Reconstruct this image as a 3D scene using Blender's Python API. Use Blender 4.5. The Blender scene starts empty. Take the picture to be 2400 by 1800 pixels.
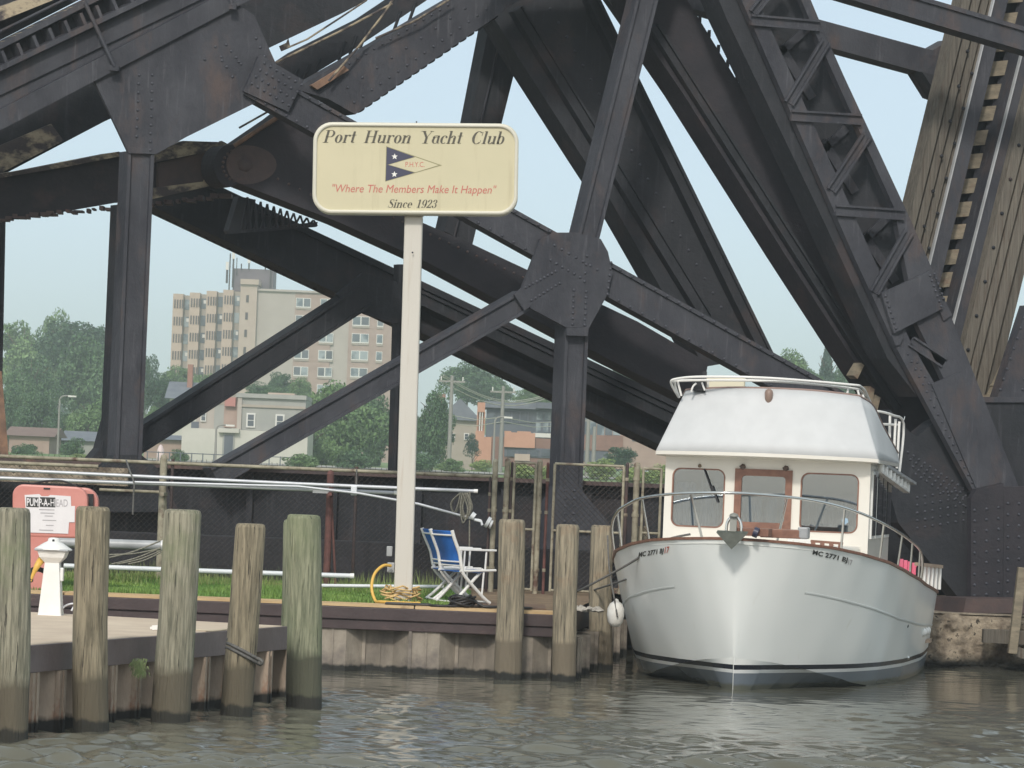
import bpy, bmesh, math, random
import numpy as np
from mathutils import Vector, Matrix
from mathutils.bvhtree import BVHTree
R = math.radians
rnd = random.Random(7)
scene = bpy.context.scene
COL = scene.collection

# ------------------------------------------------------------------ camera, sky, sun, exposure
FPX, HZ, CAMH, ROLL = 8030.0, 230.0, 2.674, R(2.3)
CS, SN = math.cos(ROLL), math.sin(ROLL)
cam = bpy.data.cameras.new('camera')
camo = bpy.data.objects.new('camera', cam)
COL.objects.link(camo)
cam.sensor_fit = 'HORIZONTAL'
cam.sensor_width = 36.0
cam.lens = 36.0 * FPX / 2400.0
cam.shift_x = HZ * SN / 2400.0
cam.shift_y = HZ * CS / 2400.0
cam.clip_start = 0.5
cam.clip_end = 6000
camo.matrix_world = Matrix.Translation((0, 0, CAMH)) @ Matrix.Rotation(R(90), 4, 'X') @ Matrix.Rotation(ROLL, 4, 'Z')
scene.camera = camo

SUN_AZ, SUN_EL = R(-170), R(37)          # azimuth from +Y towards +X: behind the camera, to the left
world = bpy.data.worlds.new('World')
scene.world = world
world.use_nodes = True
wn = world.node_tree
bg = wn.nodes['Background']
sky = wn.nodes.new('ShaderNodeTexSky')
sky.sky_type = 'NISHITA'
sky.sun_disc = False
sky.sun_elevation = SUN_EL
sky.sun_rotation = SUN_AZ
sky.air_density = 0.5
sky.dust_density = 2.0
sky.ozone_density = 1.0
sky.altitude = 0
veil = wn.nodes.new('ShaderNodeMix')            # an even milky haze veil over the clear sky
veil.data_type = 'RGBA'; veil.blend_type = 'ADD'; veil.inputs['Factor'].default_value = 1
wn.links.new(sky.outputs[0], veil.inputs[6])
veil.inputs[7].default_value = (5.3, 6.0, 5.65, 1)
wn.links.new(veil.outputs[2], bg.inputs[0])
bg.inputs[1].default_value = 0.08
sun = bpy.data.lights.new('sun', 'SUN')
sun.energy = 1.8
sun.angle = R(6)
sun.color = (1.0, 0.95, 0.87)
suno = bpy.data.objects.new('sun', sun)
COL.objects.link(suno)
sd = Vector((math.sin(SUN_AZ) * math.cos(SUN_EL), math.cos(SUN_AZ) * math.cos(SUN_EL), math.sin(SUN_EL)))
suno.rotation_euler = sd.to_track_quat('Z', 'Y').to_euler()
scene.view_settings.view_transform = 'Standard'
scene.view_settings.look = 'None'
scene.view_settings.gamma = 1.0
scene.view_settings.exposure = 0.14
scene.view_settings.use_curve_mapping = False
scene.render.engine = 'CYCLES'
scene.cycles.use_denoising = True
scene.cycles.max_bounces = 8
scene.cycles.volume_bounces = 1
scene.cycles.transparent_max_bounces = 12

# ------------------------------------------------------------------ helpers
def W(px, py, d):
    """the point at depth d metres seen at pixel (px, py) of the 2400 x 1800 photograph"""
    u, v = px - 1200.0, 900.0 - py
    a, b = u * CS - v * SN, u * SN + v * CS
    return Vector((a * d / FPX, d, CAMH + (b + HZ) * d / FPX))

def S(r, g, b):
    f = lambda c: (c / 255 / 12.92) if c <= 10 else ((c / 255 + .055) / 1.055) ** 2.4
    return (f(r), f(g), f(b))

def M(name, c, c2=None, rough=.6, sc=4, st=(1, 1, 1), lo=.35, hi=.65, c3=None, sc3=2, st3=(1, 1, 1), lo3=.55, hi3=.65,
      bump=0, bsc=None, bst=None, metal=0, spec=.5, zc=None, isl=0, orand=0, coat=0, c4=None, sc4=4, st4=(1, 1, 1), lo4=.6, hi4=.64):
    m = bpy.data.materials.new(name)
    m.use_nodes = True
    N, L = m.node_tree.nodes, m.node_tree.links
    p = N['Principled BSDF']
    p.inputs['Roughness'].default_value = rough
    p.inputs['Metallic'].default_value = metal
    p.inputs['Specular IOR Level'].default_value = spec
    p.inputs['Coat Weight'].default_value = coat
    tc = N.new('ShaderNodeTexCoord')
    def noise(scale, stretch, det=6):
        mp = N.new('ShaderNodeMapping')
        mp.inputs['Scale'].default_value = stretch
        L.new(tc.outputs['Object'], mp.inputs[0])
        n = N.new('ShaderNodeTexNoise')
        n.inputs['Scale'].default_value = scale
        n.inputs['Detail'].default_value = det
        n.inputs['Roughness'].default_value = .62
        L.new(mp.outputs[0], n.inputs['Vector'])
        return n.outputs['Fac']
    def ramp(fac, l, h, a, b):
        r = N.new('ShaderNodeValToRGB')
        r.color_ramp.elements[0].position = l
        r.color_ramp.elements[1].position = h
        r.color_ramp.elements[0].color = (*a, 1)
        r.color_ramp.elements[1].color = (*b, 1)
        L.new(fac, r.inputs[0])
        return r.outputs[0]
    def mix(fac, a, b):
        x = N.new('ShaderNodeMix')
        x.data_type = 'RGBA'
        L.new(fac, x.inputs['Factor'])
        for k, s in ((6, a), (7, b)):
            if isinstance(s, tuple):
                x.inputs[k].default_value = (*s, 1)
            else:
                L.new(s, x.inputs[k])
        return x.outputs[2]
    col = None
    if c2 is not None:
        col = ramp(noise(sc, st), lo, hi, c, c2)
    if isl:
        g = N.new('ShaderNodeNewGeometry')
        hv = N.new('ShaderNodeHueSaturation')
        mr = N.new('ShaderNodeMapRange')
        mr.inputs[3].default_value = 1 - isl
        mr.inputs[4].default_value = 1 + isl
        L.new(g.outputs['Random Per Island'], mr.inputs[0])
        L.new(mr.outputs[0], hv.inputs['Value'])
        if col is None:
            hv.inputs['Color'].default_value = (*c, 1)
        else:
            L.new(col, hv.inputs['Color'])
        col = hv.outputs[0]
    if c3 is not None:
        f = ramp(noise(sc3, st3), lo3, hi3, (0, 0, 0), (1, 1, 1))
        col = mix(f, col if col is not None else c, c3)
    if c4 is not None:
        col = mix(ramp(noise(sc4, st4, 4), lo4, hi4, (0, 0, 0), (1, 1, 1)), col if col is not None else c, c4)
    if orand:
        oi = N.new('ShaderNodeObjectInfo')
        hv = N.new('ShaderNodeHueSaturation')
        mr = N.new('ShaderNodeMapRange')
        mr.inputs[3].default_value = 1 - orand
        mr.inputs[4].default_value = 1 + orand
        L.new(oi.outputs['Random'], mr.inputs[0]); L.new(mr.outputs[0], hv.inputs['Value']); L.new(col, hv.inputs['Color'])
        col = hv.outputs[0]
    if zc:                                   # a stain band by height, with a ragged edge: (z0, z1, colour below, raggedness)
        for z0, z1, cc, rag in zc:
            sx = N.new('ShaderNodeSeparateXYZ')
            L.new(tc.outputs['Object'], sx.inputs[0])
            ad = N.new('ShaderNodeMath'); ad.operation = 'MULTIPLY_ADD'
            L.new(noise(6, (1, 1, .6), 3), ad.inputs[0]); ad.inputs[1].default_value = rag
            L.new(sx.outputs[2], ad.inputs[2])
            mr = N.new('ShaderNodeMapRange')
            mr.inputs[1].default_value = z0 + rag * .5; mr.inputs[2].default_value = z1 + rag * .5
            mr.inputs[3].default_value = 1; mr.inputs[4].default_value = 0
            L.new(ad.outputs[0], mr.inputs[0])
            col = mix(mr.outputs[0], col if col is not None else c, cc)
    if col is None:
        p.inputs['Base Color'].default_value = (*c, 1)
    else:
        L.new(col, p.inputs['Base Color'])
    if bump:
        b = N.new('ShaderNodeBump')
        b.inputs['Strength'].default_value = 1
        b.inputs['Distance'].default_value = bump
        L.new(noise(bsc or sc * 3, bst or st), b.inputs['Height'])
        L.new(b.outputs[0], p.inputs['Normal'])
    return m

def tag(o, label=None, cat=None, group=None, kind=None):
    for k, v in (('label', label), ('category', cat), ('group', group), ('kind', kind)):
        if v:
            o[k] = v
    return o

def thing(name, label, cat, loc=(0, 0, 0), group=None):
    o = bpy.data.objects.new(name, None)
    o.empty_display_size = .2
    COL.objects.link(o)
    o.location = loc
    return tag(o, label, cat, group)

def wloc(o):
    v = Vector((0, 0, 0))
    while o is not None:
        v += Vector(o.location)
        o = o.parent
    return v

class MB:
    """collects geometry in world coordinates and links it as ONE mesh object"""
    def __init__(s):
        s.v, s.f, s.sm = [], [], []
    def add(s, verts, faces, smooth=False):
        n = len(s.v)
        s.v += [tuple(x) for x in verts]
        for f in faces:
            s.f.append(tuple(i + n for i in f)); s.sm.append(smooth)
        return s
    def box(s, c, size, ax=None):
        c = Vector(c); h = [x / 2 for x in size]
        ax = ax or (Vector((1, 0, 0)), Vector((0, 1, 0)), Vector((0, 0, 1)))
        vs = [c + ax[0] * h[0] * i + ax[1] * h[1] * j + ax[2] * h[2] * k for k in (-1, 1) for j in (-1, 1) for i in (-1, 1)]
        return s.add(vs, [(0, 2, 3, 1), (4, 5, 7, 6), (0, 1, 5, 4), (2, 6, 7, 3), (0, 4, 6, 2), (1, 3, 7, 5)])
    def prism(s, poly, vec, smooth=False):
        n = len(poly); vec = Vector(vec)
        vs = [Vector(p) for p in poly] + [Vector(p) + vec for p in poly]
        fs = [tuple(range(n)), tuple(range(2 * n - 1, n - 1, -1))] + [(i, i + n, (i + 1) % n + n, (i + 1) % n) for i in range(n)]
        return s.add(vs, fs, smooth)
    def bar(s, a, b, w, h, up=(0, 0, 1)):
        a, b = Vector(a), Vector(b); d = (b - a); L = d.length; d.normalize()
        x = d.cross(Vector(up))
        if x.length < 1e-4: x = d.cross(Vector((1, 0, 0)))
        x.normalize(); y = x.cross(d)
        return s.box((a + b) / 2, (w, L, h), (x, d, y))
    def tube(s, pts, r, n=8, closed=False, cap=True):
        pts = [Vector(p) for p in pts]; m = len(pts); rs = r if isinstance(r, (list, tuple)) else [r] * m
        vs = []; prev = None
        for i, p in enumerate(pts):
            if closed: d = pts[(i + 1) % m] - pts[i - 1]
            else: d = pts[min(i + 1, m - 1)] - pts[max(i - 1, 0)]
            d.normalize()
            if prev is None:
                x = d.orthogonal().normalized()
            else:
                x = prev - d * prev.dot(d)
                x = x.normalized() if x.length > 1e-5 else d.orthogonal().normalized()
            prev = x; y = d.cross(x)
            vs += [p + (x * math.cos(2 * math.pi * k / n) + y * math.sin(2 * math.pi * k / n)) * rs[i] for k in range(n)]
        fs = []
        for i in range(m if closed else m - 1):
            j = (i + 1) % m
            fs += [(i * n + k, i * n + (k + 1) % n, j * n + (k + 1) % n, j * n + k) for k in range(n)]
        s.add(vs, fs, True)
        if cap and not closed:
            s.add(vs[:n], [tuple(range(n - 1, -1, -1))]); s.add(vs[-n:], [tuple(range(n))])
        return s
    def lathe(s, prof, c, n=16, smooth=True, sq=None, caps=True):
        c = Vector(c); vs = []
        for r, z in prof:
            for k in range(n):
                a = 2 * math.pi * (k + (.5 if sq else 0)) / n
                vs.append(c + Vector((r * math.cos(a), r * math.sin(a), z)))
        m = len(prof)
        s.add(vs, [(i * n + k, i * n + (k + 1) % n, (i + 1) * n + (k + 1) % n, (i + 1) * n + k) for i in range(m - 1) for k in range(n)], smooth)
        if caps:
            s.add(vs[:n], [tuple(range(n - 1, -1, -1))]); s.add(vs[-n:], [tuple(range(n))])
        return s
    def dome(s, p, axis, r, h):
        p, a = Vector(p), Vector(axis).normalized(); x = a.orthogonal().normalized(); y = a.cross(x)
        vs = []
        for rr, hh in ((r, 0), (r * .75, h * .7)):
            vs += [p + (x * math.cos(k * math.pi / 3) + y * math.sin(k * math.pi / 3)) * rr + a * hh for k in range(6)]
        vs.append(p + a * h)
        return s.add(vs, [(k, (k + 1) % 6, (k + 1) % 6 + 6, k + 6) for k in range(6)] + [(k + 6, (k + 1) % 6 + 6, 12) for k in range(6)], True)
    def build(s, name, mat, parent=None, bevel=0, recalc=True, kind=None, label=None, seg=2):
        base = wloc(parent) if parent is not None else Vector((0, 0, 0))
        me = bpy.data.meshes.new(name)
        vs = np.array([tuple(v) for v in s.v], dtype=float) - np.array(base) if s.v else np.zeros((0, 3))
        me.from_pydata(vs.tolist(), [], s.f)
        me.polygons.foreach_set('use_smooth', s.sm)
        if recalc and len(s.f) < 60000:
            bm = bmesh.new(); bm.from_mesh(me)
            bmesh.ops.recalc_face_normals(bm, faces=bm.faces)
            bm.to_mesh(me); bm.free()
        me.update()
        me.materials.append(mat)
        o = bpy.data.objects.new(name, me)
        COL.objects.link(o)
        if parent is not None: o.parent = parent
        if bevel:
            md = o.modifiers.new('bevel', 'BEVEL'); md.width = bevel; md.segments = seg; md.limit_method = 'ANGLE'; md.angle_limit = R(40)
        if kind: o['kind'] = kind
        if label: o['label'] = label
        return o

def copy_tree(o, parent=None):
    c = o.copy(); COL.objects.link(c)
    if parent is not None: c.parent = parent
    for ch in list(o.children): copy_tree(ch, c)
    return c

def text_mesh(txt, size, shear=0, spc=1.0, sx=1.0, align='CENTER', bold=0):
    """default-font text as (verts, faces) flat in XY"""
    cu = bpy.data.curves.new('t', 'FONT'); cu.body = txt; cu.size = size; cu.offset = bold; cu.shear = shear; cu.space_character = spc
    cu.align_x = align; cu.align_y = 'CENTER'; cu.resolution_u = 4
    o = bpy.data.objects.new('t', cu); COL.objects.link(o)
    dg = bpy.context.evaluated_depsgraph_get()
    me = bpy.data.meshes.new_from_object(o.evaluated_get(dg))
    v = [(p.co.x * sx, p.co.y) for p in me.vertices]; f = [tuple(p.vertices) for p in me.polygons]
    bpy.data.objects.remove(o); bpy.data.curves.remove(cu); bpy.data.meshes.remove(me)
    return v, f

def smoothpath(pts, n=6):
    pts = [Vector(p) for p in pts]; out = []
    for i in range(len(pts) - 1):
        p0, p1, p2, p3 = pts[max(i - 1, 0)], pts[i], pts[i + 1], pts[min(i + 2, len(pts) - 1)]
        for k in range(n):
            t = k / n
            out.append(.5 * ((2 * p1) + (p2 - p0) * t + (2 * p0 - 5 * p1 + 4 * p2 - p3) * t * t + (3 * p1 - p0 - 3 * p2 + p3) * t ** 3))
    out.append(pts[-1]); return out

def lerp_tab(tab, x):
    return float(np.interp(x, [a for a, b in tab], [b for a, b in tab]))

# ------------------------------------------------------------------ materials
steel = M('weathered_steel_paint', S(48, 49, 56), S(67, 68, 74), rough=.6, spec=.25, sc=1.3, st=(1, 1, .6), c3=S(80, 69, 67), sc3=1.3, st3=(1.6, 1.6, .7), lo3=.53, hi3=.72, c4=S(86, 86, 91), sc4=2.2, st4=(6, 6, .5), lo4=.58, hi4=.8, bump=.012, bsc=14)
steel_dark = M('shaded_black_steel_paint', S(35, 38, 43), S(46, 47, 52), rough=.65, spec=.25, sc=1.6, c3=S(66, 56, 56), sc3=1.0, lo3=.55, hi3=.75, c4=S(60, 61, 66), sc4=2.2, st4=(6, 6, .5), lo4=.56, hi4=.78, bump=.01, bsc=12)  # darker than the near steel: shade on the far truss put into the colour
steel_brown = M('brownish_black_steel', S(40, 40, 46), S(52, 49, 54), rough=.65, spec=.25, sc=1.6, c3=S(74, 60, 58), sc3=1.2, lo3=.58, hi3=.8, bump=.01, bsc=12)
steel_rust = M('rusting_steel_paint', S(62, 54, 56), S(88, 70, 66), rough=.7, sc=1.5, c3=S(128, 88, 72), sc3=1.4, lo3=.62, hi3=.8, bump=.012, bsc=10)
steel_lead = M('flaking_cream_lead_paint', S(66, 60, 62), S(84, 76, 74), rough=.8, sc=2.2, c3=S(168, 154, 130), sc3=2.0, st3=(1, 1, 1.6), lo3=.46, hi3=.58, bump=.02, bsc=12)
steel_orange = M('orange_rusted_steel', S(96, 78, 68), S(146, 114, 92), rough=.8, sc=3, bump=.01)
rivet_m = M('rivet_steel', S(50, 52, 60), S(66, 66, 74), rough=.5, sc=6)
pipe_rust = M('rusty_fence_pipe', S(128, 120, 104), S(172, 165, 144), rough=.75, sc=5, c3=S(98, 74, 64), sc3=3.5, lo3=.56, hi3=.66, bump=.006, bsc=30)
pipe_red = M('red_brown_rusted_pipe', S(78, 52, 50), S(112, 74, 68), rough=.8, sc=6, bump=.006, bsc=30)
galv = M('rusted_dark_wire', S(50, 49, 50), S(72, 62, 56), rough=.6, sc=9)
alu = M('anodised_aluminium', S(186, 188, 194), S(200, 202, 206), rough=.42, metal=.25, sc=3)
alu_white = M('white_painted_aluminium', S(205, 210, 214), S(222, 224, 226), rough=.4, sc=2)
spar_grey = M('grey_painted_spar', S(150, 152, 154), S(176, 178, 180), rough=.4, sc=2)
white_paint = M('white_enamel', S(226, 224, 220), S(236, 235, 232), rough=.35, sc=3)
gel = M('white_gelcoat', S(226, 228, 226), S(232, 233, 231), rough=.16, sc=1.0, spec=.5, coat=.3)
gel_warm = M('cream_white_gelcoat', S(222, 217, 207), S(226, 222, 213), rough=.25, sc=1.2)
fabric_w = M('white_vinyl_canvas', S(196, 197, 198), S(203, 204, 205), rough=.6, sc=3)
navy = M('navy_bootstripe', S(34, 38, 50), rough=.2)
bottom_p = M('blue_grey_bottom_paint', S(96, 106, 118), S(122, 130, 140), rough=.5, sc=4, st=(1, 1, .3))
teak = M('oiled_teak', S(116, 80, 66), S(142, 102, 84), rough=.45, sc=6, st=(1, 6, 1), bump=.003)
teak_grey = M('weathered_teak', S(150, 126, 108), S(176, 156, 138), rough=.6, sc=6)
chrome = M('stainless_tube', S(216, 216, 214), rough=.18, metal=.9)
rail_white = M('white_rail_enamel', S(232, 230, 226), rough=.3)
black_m = M('black_plastic', S(30, 31, 35), rough=.5)
dark_in = M('dark_interior', S(52, 54, 60), rough=.8)
rubber = M('black_rubber_hose', S(32, 31, 33), rough=.45)
wood_pile = M('weathered_pile_wood', S(112, 110, 94), S(166, 160, 140), rough=.85, sc=4, st=(8, 8, .55), lo=.36, hi=.62, c3=S(122, 130, 98), sc3=1.6, st3=(1, 1, .8), lo3=.5, hi3=.7,
              bump=.03, bsc=5, bst=(8, 8, .4), c4=S(64, 62, 54), sc4=3, st4=(13, 13, .7), lo4=.61, hi4=.66, zc=[(.5, .62, S(104, 97, 82), .2), (.10, .14, S(54, 53, 47), .16)])
wood_green = M('mossy_pile_wood', S(108, 112, 90), S(158, 158, 132), rough=.85, sc=4, st=(8, 8, .55), lo=.36, hi=.62, c3=S(122, 130, 98), sc3=1.4, st3=(1, 1, .7), lo3=.45, hi3=.65,
              bump=.03, bsc=5, bst=(8, 8, .4), c4=S(72, 76, 58), sc4=3, st4=(13, 13, .7), lo4=.62, hi4=.67, zc=[(.55, .65, S(92, 92, 76), .2), (.10, .14, S(54, 53, 47), .16)])
wood_brown = M('brownish_pile_wood', S(112, 104, 86), S(162, 150, 126), rough=.85, sc=4, st=(8, 8, .55), lo=.36, hi=.62, c3=S(108, 112, 86), sc3=1.3, st3=(1, 1, .7), lo3=.55, hi3=.72,
               bump=.03, bsc=5, bst=(8, 8, .4), c4=S(66, 60, 50), sc4=3, st4=(13, 13, .7), lo4=.6, hi4=.65, zc=[(.5, .62, S(104, 96, 80), .2), (.10, .14, S(54, 53, 47), .16)])
wood_tan = M('tan_pile_wood', S(114, 107, 92), S(164, 152, 130), rough=.85, sc=4, st=(8, 8, .55), lo=.36, hi=.62, c3=S(138, 110, 86), sc3=1.7, lo3=.55, hi3=.75,
              bump=.03, bsc=5, bst=(8, 8, .4), c4=S(70, 64, 54), sc4=3, st4=(13, 13, .7), lo4=.61, hi4=.66, zc=[(.5, .56, S(118, 108, 92), .03), (.08, .12, S(42, 42, 38), .14)])
sheet_m = M('weathered_sheet_piling', S(116, 108, 98), S(158, 148, 134), rough=.75, sc=2.4, st=(1, 1, .5), c3=S(92, 84, 82), sc3=1.3, lo3=.5, hi3=.7, bump=.012, bsc=14, zc=[(.07, .11, S(40, 40, 37), .12)], orand=.22)
sheet_rust = M('rusty_sheet_piling', S(148, 132, 118), S(184, 166, 148), rough=.75, sc=3, st=(1, 1, .4), c3=S(150, 104, 80), sc3=2.6, st3=(1, 1, .6), lo3=.58, hi3=.72, bump=.012, bsc=14, zc=[(.10, .15, S(42, 41, 38), .14)], orand=.25)
wale_m = M('brown_steel_wale', S(62, 50, 51), S(76, 62, 62), rough=.55, sc=1.6, c3=S(110, 88, 82), sc3=3, st3=(1, 1, 3), lo3=.62, hi3=.75, bump=.006, bsc=14)
wale_left = M('grey_brown_steel_wale', S(112, 100, 100), S(128, 116, 115), rough=.5, sc=1.6, c3=S(84, 66, 60), sc3=2, lo3=.6, hi3=.75, bump=.006, bsc=14)
plank_m = M('tan_weathered_plank', S(182, 152, 112), S(206, 178, 136), rough=.8, sc=3, st=(.5, 4, 1), c3=S(138, 110, 86), sc3=2, lo3=.58, hi3=.7, bump=.004)
deckc = M('tan_concrete_deck', S(198, 178, 158), S(214, 196, 174), rough=.8, sc=1.5, bump=.003, bsc=40)
earth = M('bare_earth', S(116, 96, 78), S(142, 122, 98), rough=.9, sc=3, bump=.02)
grass_m = M('grass_blade', S(82, 122, 54), S(124, 150, 74), rough=.6, sc=.8, isl=.35, c3=S(150, 146, 92), sc3=1.3, lo3=.6, hi3=.75)
weed_m = M('seeding_weed', S(110, 128, 74), S(140, 150, 92), rough=.7, sc=1.5, isl=.3)
soil_grass = M('mown_turf_soil', S(70, 104, 44), S(92, 122, 56), rough=.9, sc=2)
conc = M('eroded_concrete', S(108, 97, 84), S(168, 154, 134), rough=.9, sc=4.5, c3=S(76, 64, 54), sc3=1.4, lo3=.5, hi3=.66, c4=S(58, 52, 44), sc4=9, lo4=.6, hi4=.66, bump=.09, bsc=5, zc=[(.1, .25, S(40, 39, 34), .12)])
tie_w = M('creosoted_tie', S(114, 106, 91), S(144, 133, 114), rough=.85, sc=4, st=(1, 1, 3), c3=S(120, 100, 84), sc3=2, bump=.008)
timber_m = M('old_guard_timber', S(82, 77, 70), S(110, 104, 94), rough=.85, sc=4, st=(9, 9, .35), c3=S(82, 72, 63), sc3=3, st3=(6, 6, .3), lo3=.55, hi3=.68, orand=.22, bump=.012, bst=(6, 6, .5))
sign_cream = M('cream_sign_face', S(200, 192, 160), S(206, 197, 165), rough=.4, sc=1, c3=S(190, 180, 148), sc3=1.6, st3=(5, 5, .5), lo3=.56, hi3=.8)
sign_rim = M('off_white_sign_rim', S(212, 208, 192), rough=.4)
pole_m = M('off_white_steel_pole', S(202, 197, 187), S(208, 203, 194), rough=.45, sc=1, st=(1, 1, .3), c3=S(186, 174, 158), sc3=2.2, st3=(7, 7, .35), lo3=.58, hi3=.8)
ink = M('dark_grey_lettering', S(84, 80, 68), rough=.5)
ink_red = M('faded_red_lettering', S(196, 110, 100), rough=.5)
ink_navy = M('navy_pennant_paint', S(62, 62, 84), rough=.5)
ink_green = M('olive_outline_paint', S(150, 144, 108), rough=.5)
white_vinyl = M('white_vinyl_print', S(232, 230, 224), rough=.5)
ink_black = M('black_print', S(50, 50, 48), rough=.5)
paper_m = M('laminated_white_notice', S(226, 222, 224), S(232, 229, 230), rough=.35, sc=5)
print_grey = M('faint_grey_print', S(176, 172, 174), rough=.5)
print_mid = M('faded_black_print', S(96, 92, 96), rough=.5)
pump_red = M('faded_red_fibreglass', S(202, 130, 120), S(210, 143, 133), rough=.4, sc=2)
yellow_m = M('yellow_cord', S(222, 178, 84), rough=.45)
tan_rope = M('tan_hose', S(204, 170, 112), S(222, 188, 130), rough=.6, sc=8)
blue_fab = M('blue_sling_fabric', S(32, 96, 176), S(40, 108, 190), rough=.7, sc=6)
rope_m = M('grey_braided_rope', S(112, 110, 100), S(150, 146, 132), rough=.85, sc=40, bump=.004)
rope_dark = M('dark_mooring_line', S(88, 86, 84), S(112, 110, 106), rough=.8, sc=40)
rope_l = M('pale_line', S(190, 180, 160), rough=.8)
pink_m = M('pink_plastic', S(226, 110, 138), rough=.5)
brick_tan = M('tan_brick', S(178, 158, 142), S(188, 168, 152), rough=.85, sc=1)
brick_pink = M('pink_brick', S(158, 136, 125), S(170, 148, 136), rough=.85, sc=.6)
beige_wall = M('beige_stucco', S(170, 161, 152), S(178, 169, 160), rough=.85, sc=.3)
beige_dark = M('grey_beige_panel', S(158, 148, 136), S(170, 160, 148), rough=.85, sc=.5)
cream_wall = M('cream_stair_tower', S(178, 161, 147), S(184, 168, 154), rough=.85, sc=.5)
penthouse_m = M('grey_mechanical_penthouse', S(98, 90, 96), S(112, 102, 106), rough=.7, sc=.4)
glass_far = M('far_window_glass', S(70, 76, 84), S(96, 104, 112), rough=.12, sc=.25, lo=.4, hi=.6)
glass_pale = M('far_window_with_blinds', S(150, 160, 164), S(92, 104, 112), rough=.15, sc=.35, lo=.45, hi=.55)
win_frame = M('white_window_frame', S(214, 212, 206), rough=.6)
slit_dark = M('dark_window_slit', S(72, 64, 62), rough=.5)
wall_white = M('whitewashed_wall', S(186, 184, 174), S(196, 193, 184), rough=.85, sc=.5)
wall_grey = M('grey_painted_wall', S(150, 150, 146), S(162, 162, 156), rough=.85, sc=.5)
red_awn = M('red_awning', S(176, 122, 114), rough=.7)
orange_b = M('orange_brick_pier', S(184, 138, 116), S(194, 149, 127), rough=.85, sc=.8)
brick_brown = M('brown_brick', S(126, 98, 88), S(144, 112, 100), rough=.85, sc=.8)
roof_grey = M('grey_shingle_roof', S(104, 108, 118), S(120, 124, 132), rough=.85, sc=1)
roof_red = M('red_brown_roof', S(122, 100, 92), S(134, 112, 104), rough=.85, sc=1)
dark_mod = M('dark_blue_grey_cladding', S(82, 88, 98), S(98, 102, 110), rough=.6, sc=.4)
asph = M('pale_worn_asphalt', S(150, 148, 142), S(166, 162, 154), rough=.9, sc=.2)
lawn = M('far_lawn', S(94, 120, 66), S(122, 140, 86), rough=.9, sc=.1)
pole_wood = M('grey_utility_pole', S(142, 140, 134), rough=.8)
wire_m = M('pale_power_cable', S(176, 176, 160), rough=.7)
bark = M('tree_bark', S(84, 72, 60), S(104, 92, 78), rough=.9, sc=2)
leaf_a = M('mid_green_foliage', S(62, 90, 58), S(86, 114, 72), rough=.6, sc=.16, isl=.35)
leaf_b = M('dark_green_foliage', S(46, 74, 50), S(66, 94, 60), rough=.6, sc=.2, isl=.3)
leaf_c = M('light_green_foliage', S(86, 114, 68), S(110, 136, 84), rough=.6, sc=.18, isl=.35)
leaf_d = M('blue_green_needles', S(52, 76, 64), S(70, 92, 76), rough=.6, sc=.3, isl=.3)
leaf_e = M('yellow_green_shrub_leaves', S(120, 140, 78), S(146, 160, 96), rough=.6, sc=.4, isl=.35)

def glassy(name, tint, mixf):
    m = bpy.data.materials.new(name); m.use_nodes = True
    N, L = m.node_tree.nodes, m.node_tree.links
    N.remove(N['Principled BSDF'])
    t = N.new('ShaderNodeBsdfTransparent'); t.inputs[0].default_value = (*tint, 1)
    g = N.new('ShaderNodeBsdfGlossy'); g.inputs['Roughness'].default_value = .02; g.inputs[0].default_value = (.9, .95, 1, 1)
    mx = N.new('ShaderNodeMixShader'); mx.inputs[0].default_value = mixf
    L.new(t.outputs[0], mx.inputs[1]); L.new(g.outputs[0], mx.inputs[2])
    L.new(mx.outputs[0], N['Material Output'].inputs[0])
    return m
glass_boat = glassy('tinted_window_glass', (.48, .54, .59), .2)
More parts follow.
